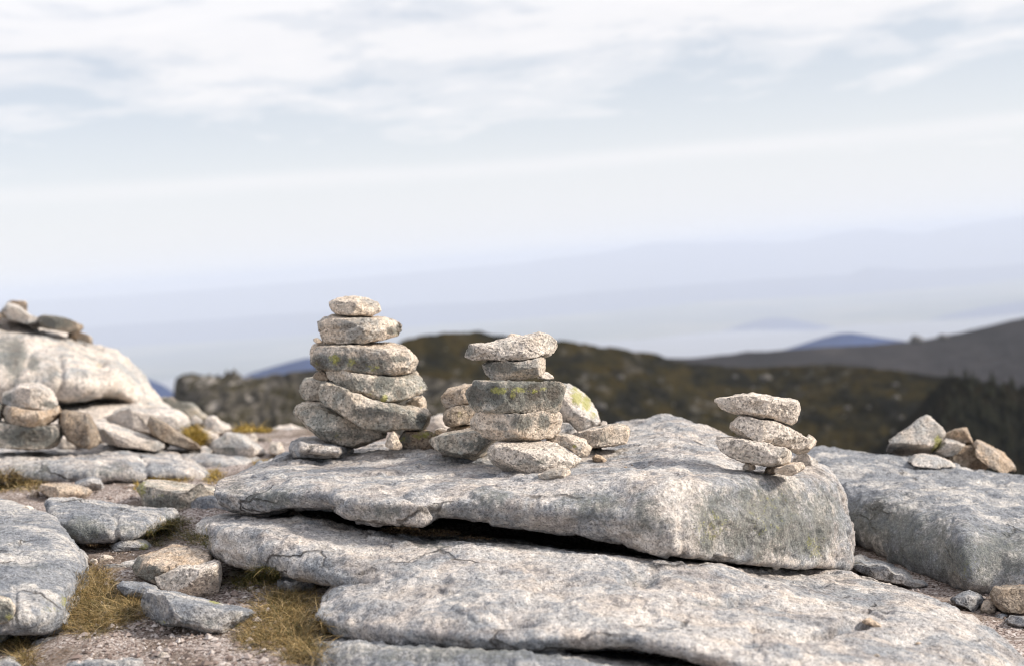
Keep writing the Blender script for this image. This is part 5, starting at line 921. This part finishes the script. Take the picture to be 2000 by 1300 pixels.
# ================================================================== GRAVEL (nobody could count it)
def build_gravel():
    rs = np.random.RandomState(5)
    regions = [((150, 560), (1190, 1300), 4200), ((440, 520), (1120, 1190), 1200), ((170, 330), (1060, 1190), 900), ((340, 420), (985, 1060), 300), ((130, 290), (935, 985), 500), ((1690, 2000), (1090, 1260), 900)]
    tv = np.array([(1,0,0),(-1,0,0),(0,1,0),(0,-1,0),(0,0,1),(0,0,-1)], float)
    tf = np.array([(0,2,4),(2,1,4),(1,3,4),(3,0,4),(2,0,5),(1,2,5),(3,1,5),(0,3,5)])
    Vs, Fs, k = [], [], 0
    for (xa, xb), (ya, yb), n in regions:
        x = rs.uniform(xa, xb, n); y = rs.uniform(ya, yb, n)
        for a, b_ in zip(x, y):
            hd = hit_depth(a, b_, ('ground',)); hs = hit_depth(a, b_, ('slab',))
            if hd is None or (hs is not None and hs < hd): continue
            p = P(a, b_, hd)
            s = 0.0014 + 0.0055 * rs.rand() ** 5 + (0.011 * rs.rand() if rs.rand() < 0.05 else 0)
            q = tv * s * rs.uniform(0.6, 1.3, (6, 1)) * np.array([1.2, 1.0, 0.7])
            c, sn = math.cos(rs.rand() * 6.3), math.sin(rs.rand() * 6.3)
            q = np.stack([q[:, 0] * c - q[:, 1] * sn, q[:, 0] * sn + q[:, 1] * c, q[:, 2]], 1)
            Vs.append(q + p + (0, 0, s * 0.25)); Fs.append(tf + k); k += 6
    m, t, b = new_mat('grit_grains')
    gm = N(t, 'ShaderNodeNewGeometry')
    t.links.new(ramp(t, gm.outputs['Random Per Island'], [(0.0, (0.05, 0.04, 0.035)), (0.2, (0.20, 0.15, 0.13)), (0.6, (0.36, 0.30, 0.27)), (1.0, (0.52, 0.47, 0.44))]), b.inputs['Base Color'])
    o = mesh_obj('gravel', np.concatenate(Vs), np.concatenate(Fs), m, smooth=False)
    tag(o, 'coarse pinkish granite grit strewn between the rocks', 'gravel', kind='stuff')
build_gravel()

# ================================================================== GRASS TUFTS
def blade_mat(name, stops):
    m, t, b = new_mat(name)
    gm = N(t, 'ShaderNodeNewGeometry')
    t.links.new(ramp(t, gm.outputs['Random Per Island'], stops), b.inputs['Base Color'])
    b.inputs['Roughness'].default_value = 0.6
    b.inputs['Subsurface Weight'].default_value = 0.0
    return m
GM = {
 'straw': blade_mat('dry_grass', [(0.0, (0.055, 0.055, 0.016)), (0.25, (0.12, 0.095, 0.03)), (0.5, (0.23, 0.155, 0.06)), (0.8, (0.36, 0.245, 0.10)), (1.0, (0.52, 0.40, 0.22))]),
 'olive': blade_mat('green_grass', [(0.0, (0.035, 0.045, 0.012)), (0.35, (0.085, 0.095, 0.025)), (0.65, (0.17, 0.15, 0.045)), (0.9, (0.33, 0.23, 0.09)), (1.0, (0.42, 0.31, 0.14))]),
 'orange': blade_mat('orange_grass', [(0.0, (0.11, 0.085, 0.015)), (0.4, (0.26, 0.19, 0.035)), (0.75, (0.42, 0.27, 0.055)), (1.0, (0.52, 0.36, 0.10))]),
 'moss': blade_mat('brown_moss', [(0.0, (0.035, 0.022, 0.014)), (0.5, (0.095, 0.06, 0.035)), (0.85, (0.18, 0.12, 0.06)), (1.0, (0.25, 0.18, 0.09))]),
}
def tuft(name, label, spots, mat, n, h, seed, wid=0.0015, lay=0.95, lean=(0.0, -0.25), cat='grass', group='grass tufts between the rocks', lift=0.0):
    """spots: (photo x, y, depth, radius across px, radius up px) patches where blades are rooted; all one tuft."""
    rs = np.random.RandomState(seed)
    tot = sum(s[3] * s[4] for s in spots)
    Vs, Fs, k = [], [], 0
    for (cx, cy, d, rx, ry) in spots:
        m_ = int(2.3 * n * rx * ry / tot)
        for _ in range(m_):
            r, a = math.sqrt(rs.rand()), rs.rand() * 6.283
            x, y = cx + rx * r * math.cos(a), cy + ry * r * math.sin(a)
            dd = d * (1 - (y - cy) * 0.00075)
            hd = hit_depth(x, y)
            if hd is not None and abs(hd - dd) < 0.5: dd = hd
            p = P(x, y, dd) + np.array([0, 0, lift - 0.008])
            L = h * rs.uniform(0.35, 1.15) * (1.0 - 0.25 * r); ang = rs.rand() * 6.283
            flat = rs.rand() < 0.35                                   # a third of the blades lie matted
            out = np.array([math.cos(ang), math.sin(ang), 0.0]) * rs.uniform(0.2, 1.15) * lay
            out[:2] += np.array(lean) + 0.30 * np.array([math.cos(a), -math.sin(a)]) * r
            up = rs.uniform(0.10, 0.4) if flat else rs.uniform(0.35, 1.0); droop = rs.uniform(0.1, 0.6) if flat else rs.uniform(0.3, 1.7) * lay
            side = np.array([-math.sin(ang), math.cos(ang), rs.uniform(-.9, .9)]); side /= np.linalg.norm(side)
            curl = side * rs.normal() * 0.5
            p = p + np.array([0, 0, h * 0.25 * rs.rand() * (1 - r)])
            W = wid * rs.uniform(0.6, 1.25)
            sgs = 6
            for j in range(sgs):
                t = j / (sgs - 1)
                c = p + L * (out * (t * 0.65 + t * t * 0.25) + np.array([0, 0, 1.0]) * (up * t - droop * 0.62 * t * t) + curl * t * t)
                ww = W * (1 - t ** 2 * 0.9)
                Vs.append(c - side * ww * 0.5); Vs.append(c + side * ww * 0.5)
                if j: Fs.append((k + 2*j - 2, k + 2*j - 1, k + 2*j + 1, k + 2*j))
            k += 2 * sgs
    V = np.array(Vs); org = np.array([V[:, 0].mean(), V[:, 1].mean(), V[:, 2].min()])
    o = mesh_obj(name, V, np.array(Fs), GM[mat], org, smooth=True)
    return tag(o, label, cat, group)
tuft('grass_tuft', 'big sprawling dry tuft against the smooth left slab', [(185, 1138, 4.30, 40, 34), (200, 1180, 4.12, 72, 44), (175, 1216, 3.98, 54, 24), (255, 1190, 4.12, 36, 26)], 'straw', 6000, 0.08, 21)
tuft('grass_tuft', 'big straw coloured tuft left of the sloping slab', [(560, 1180, 4.05, 66, 32), (560, 1225, 3.88, 78, 38), (515, 1250, 3.78, 56, 20), (590, 1272, 3.62, 46, 28)], 'straw', 7400, 0.08, 22)
tuft('grass_tuft', 'greener tuft above the big straw coloured tuft', [(520, 1122, 4.42, 26, 20), (490, 1138, 4.35, 40, 12)], 'olive', 1200, 0.085, 23)
tuft('grass_tuft', 'short olive grass in the gully by the left end of the sloping slab', [(330, 1035, 5.05, 45, 22), (385, 1052, 4.90, 34, 14), (345, 1018, 5.2, 28, 10), (305, 1062, 4.8, 18, 8)], 'olive', 2000, 0.06, 24)
tuft('grass_tuft', 'grass patch at the left edge below the long low slab', [(10, 940, 6.2, 42, 24), (65, 948, 6.15, 28, 15), (-40, 940, 6.2, 30, 25)], 'straw', 1500, 0.075, 25, wid=0.003)
tuft('grass_tuft', 'small dry tuft in the bottom left corner', [(35, 1262, 3.72, 30, 20), (48, 1290, 3.6, 26, 14)], 'straw', 750, 0.075, 26)
tuft('grass_tuft', 'blurred orange clump of grass among the background rubble', [(382, 855, 7.6, 20, 14), (378, 845, 7.7, 15, 12)], 'orange', 900, 0.085, 27, wid=0.004)
tuft('grass_tuft', 'yellow grass in the notch left of the broad slab', [(416, 934, 6.6, 18, 12), (420, 922, 6.7, 14, 7)], 'orange', 500, 0.055, 28, wid=0.0035)
tuft('grass_tuft', 'orange grass fringe under the rounded lip of the long low slab', [(345, 938, 6.38, 34, 5), (300, 935, 6.38, 16, 5), (268, 950, 6.3, 8, 10)], 'orange', 600, 0.05, 29, wid=0.003)
tuft('grass_tuft', 'strip of yellow grass behind the left tip of the broad slab', [(512, 902, 6.9, 20, 5)], 'orange', 350, 0.04, 30, wid=0.0035)
tuft('grass_tuft', 'thin dry grass fringe at the right foot of the broad slab', [(1684, 1106, 4.86, 16, 5)], 'straw', 300, 0.05, 31)
tuft('grass_tuft', 'brown grass strip on the slope behind the background rubble', [(500, 842, 9.2, 34, 7), (478, 838, 9.35, 20, 6)], 'orange', 700, 0.08, 32, wid=0.006)
tuft('moss_patch', 'reddish brown mossy patch in the gully below the dark fronted slab', [(225, 1068, 4.78, 48, 9), (185, 1066, 4.78, 20, 8), (250, 1078, 4.72, 22, 6)], 'moss', 2200, 0.022, 33, wid=0.003, cat='moss')
tuft('moss_patch', 'dark moss fringe in front of the long low grey rock', [(340, 1228, 3.92, 50, 10), (420, 1242, 3.85, 50, 8)], 'moss', 1100, 0.02, 34, wid=0.003, cat='moss')
tuft('moss_patch', 'dark moss along the back of the gap under the broad slab', [(780, 1030, 4.38, 40, 6), (850, 1036, 4.34, 50, 6), (920, 1048, 4.28, 40, 5)], 'moss', 900, 0.016, 35, wid=0.003, cat='moss')
tuft('moss_patch', 'dark crumbs of moss at the bottom left under the dry tuft', [(150, 1240, 3.85, 30, 8)], 'moss', 700, 0.02, 36, wid=0.003, cat='moss')

# ================================================================== BOULDERS ON THE HEATH HILL
def boulder_proto():
    rs = np.random.RandomState(3)
    nu, nv = 14, 20
    u, v = np.meshgrid(np.linspace(0, math.pi, nu), np.linspace(0, 2 * math.pi, nv, endpoint=False), indexing='ij')
    q = np.stack([np.sin(u) * np.cos(v), np.sin(u) * np.sin(v), np.cos(u)], -1).reshape(-1, 3)
    q = q * (1 + 0.35 * fbm(q * 1.3 + 4, 3))[:, None] * np.array([1, 0.8, 0.7])
    m, t, b = new_mat('hill_boulder_stone')
    c = N(t, 'ShaderNodeTexCoord')
    t.links.new(ramp(t, noise(t, c.outputs['Object'], 2.0, 5), [(0.35, (0.05, 0.047, 0.043)), (0.6, (0.12, 0.11, 0.098))]), b.inputs['Base Color'])
    return tag(mesh_obj('hillside_boulder', q, grid_faces(nu, nv, True), m), 'pale boulder half sunk in the dark heath hillside', 'boulder', 'pale boulders scattered over the heath hillside')
proto = boulder_proto()
rsb = np.random.RandomState(9)
cand = []
ny = 150
for _ in range(4000):
    i, j = rsb.randint(int(ny * 0.35), ny - 2), rsb.randint(60, VA.shape[1] - 60)
    p = VA[i, j]; x, y = proj(p[None])
    if 600 < x[0] < 1990 and y[0] < 900: cand.append((p, x[0], y[0]))
used = 0
for (p, x, y) in cand:
    dens_ = 1.0 if 1380 < x < 1860 else 0.45
    if rsb.rand() > dens_: continue
    b_ = proto if used == 0 else proto.copy()
    if used: COL.objects.link(b_)
    s = rsb.uniform(0.3, 0.75) * (1.5 if rsb.rand() < 0.12 else 0.8)
    b_.location = tuple(p + (0, 0, s * 0.25)); b_.scale = (s, s, s); b_.rotation_euler = (0, 0, rsb.rand() * 6.28)
    used += 1
    if used >= 55: break

# ================================================================== SCRUBBY CONIFERS ON THE DARK SLOPE
def conifer_proto():
    rs = np.random.RandomState(4)
    root = bpy.data.objects.new('conifer', None); COL.objects.link(root)
    tag(root, 'dark scrubby conifer on the nearly black slope at the right edge', 'tree', 'dark conifers on the slope at the right edge')
    Vs, Fs, k = [], [], 0
    for i in range(150):                                            # drooping sprays of foliage round the stem
        t = rs.rand() ** 0.8; z = 0.12 + 0.88 * t; rr = 0.36 * (1 - t) ** 0.8 * rs.uniform(0.55, 1.15) + 0.02; a = rs.rand() * 6.283
        c = np.array([math.cos(a), math.sin(a), 0]); s_ = np.array([-math.sin(a), math.cos(a), 0]) * (0.10 * (1 - t) + 0.035)
        b0 = np.array([0, 0, z + 0.03]); tip = c * rr + np.array([0, 0, z - 0.25 * rr + 0.05 * rs.randn()])
        mid = 0.55 * tip + 0.45 * b0 + np.array([0, 0, 0.02])
        Vs += [b0, mid - s_, tip, mid + s_, mid + np.array([0, 0, 0.05])]
        Fs += [(k, k + 1, k + 4), (k + 1, k + 2, k + 4), (k + 2, k + 3, k + 4), (k + 3, k, k + 4)]; k += 5
    m, t, b = new_mat('conifer_needles'); gm = N(t, 'ShaderNodeNewGeometry')
    t.links.new(ramp(t, gm.outputs['Random Per Island'], [(0.0, (0.006, 0.008, 0.004)), (0.6, (0.017, 0.019, 0.008)), (1.0, (0.036, 0.034, 0.015))]), b.inputs['Base Color'])
    mesh_obj('crown', np.array(Vs), np.array(Fs), m, smooth=False, parent=root)
    a = np.linspace(0, 2 * math.pi, 7)[:-1]; tv = []
    for z, r in ((-0.1, 0.035), (0.5, 0.022), (0.98, 0.004)): tv += [(r * math.cos(q), r * math.sin(q), z) for q in a]
    mt, t, b = new_mat('conifer_bark'); b.inputs['Base Color'].default_value = (0.05, 0.04, 0.03, 1)
    mesh_obj('trunk', np.array(tv), grid_faces(3, 6, True), mt, parent=root)
    return root
tree0 = conifer_proto()
rst = np.random.RandomState(12); nt_ = 0
for _ in range(6000):
    i, j = rst.randint(20, 160), rst.randint(100, VC.shape[1] - 40)
    p = VC[i, j]; x, y = proj(p[None])
    if not (1800 < x[0] < 2010 and y[0] < 905): continue
    if rst.rand() > smooth01((x[0] - 1760) / 160): continue
    r_ = tree0
    if nt_:
        r_ = tree0.copy(); COL.objects.link(r_)
        for ch in tree0.children:
            c_ = ch.copy(); COL.objects.link(c_); c_.parent = r_
    h_ = rst.uniform(0.55, 1.35)
    r_.location = tuple(p - (0, 0, 0.1)); r_.scale = (h_ * rst.uniform(0.8, 1.2), h_ * rst.uniform(0.8, 1.2), h_); r_.rotation_euler = (0, 0, rst.rand() * 6.28)
    nt_ += 1
    if nt_ >= 150: break

def knob(x, y, d, s, label):
    b_ = proto.copy(); b_.data = proto.data; b_.name = 'rock_tor'; COL.objects.link(b_)
    b_.location = tuple(P(x, y, d)); b_.scale = s
    b_['label'] = label; b_['category'] = 'rock tor'; b_['group'] = 'rock tors on the moor skyline'
knob(1789, 664, 716, (3.2, 2.8, 3.6), 'dark rock tor standing on the skyline of the moor ridge')
knob(1842, 658, 716, (2.8, 2.8, 2.2), 'smaller rock bump on the moor skyline right of the taller tor')

# ================================================================== HAZE
def build_haze():
    x0, x1, y0, y1, z0, z1 = -64000.0, 64000.0, -64000.0, 64000.0, -1300.0, 110.0
    v = np.array([(x, y, z) for x in (x0, x1) for y in (y0, y1) for z in (z0, z1)])
    f = np.array([(0, 1, 3, 2), (4, 6, 7, 5), (0, 4, 5, 1), (2, 3, 7, 6), (0, 2, 6, 4), (1, 5, 7, 3)])
    m = bpy.data.materials.new('valley_haze'); m.use_nodes = True
    t = m.node_tree; t.nodes.clear()
    pvn = N(t, 'ShaderNodeVolumePrincipled'); o_ = N(t, 'ShaderNodeOutputMaterial')
    pvn.inputs['Color'].default_value = (0.75, 0.805, 0.915, 1); pvn.inputs['Density'].default_value = HAZE
    pvn.inputs['Anisotropy'].default_value = 0.0
    t.links.new(pvn.outputs[0], o_.inputs['Volume'])
    tag(mesh_obj('haze', v, f, m, smooth=False), 'pale valley haze filling the air', 'haze', kind='stuff')
HAZE = 0.000125
build_haze()
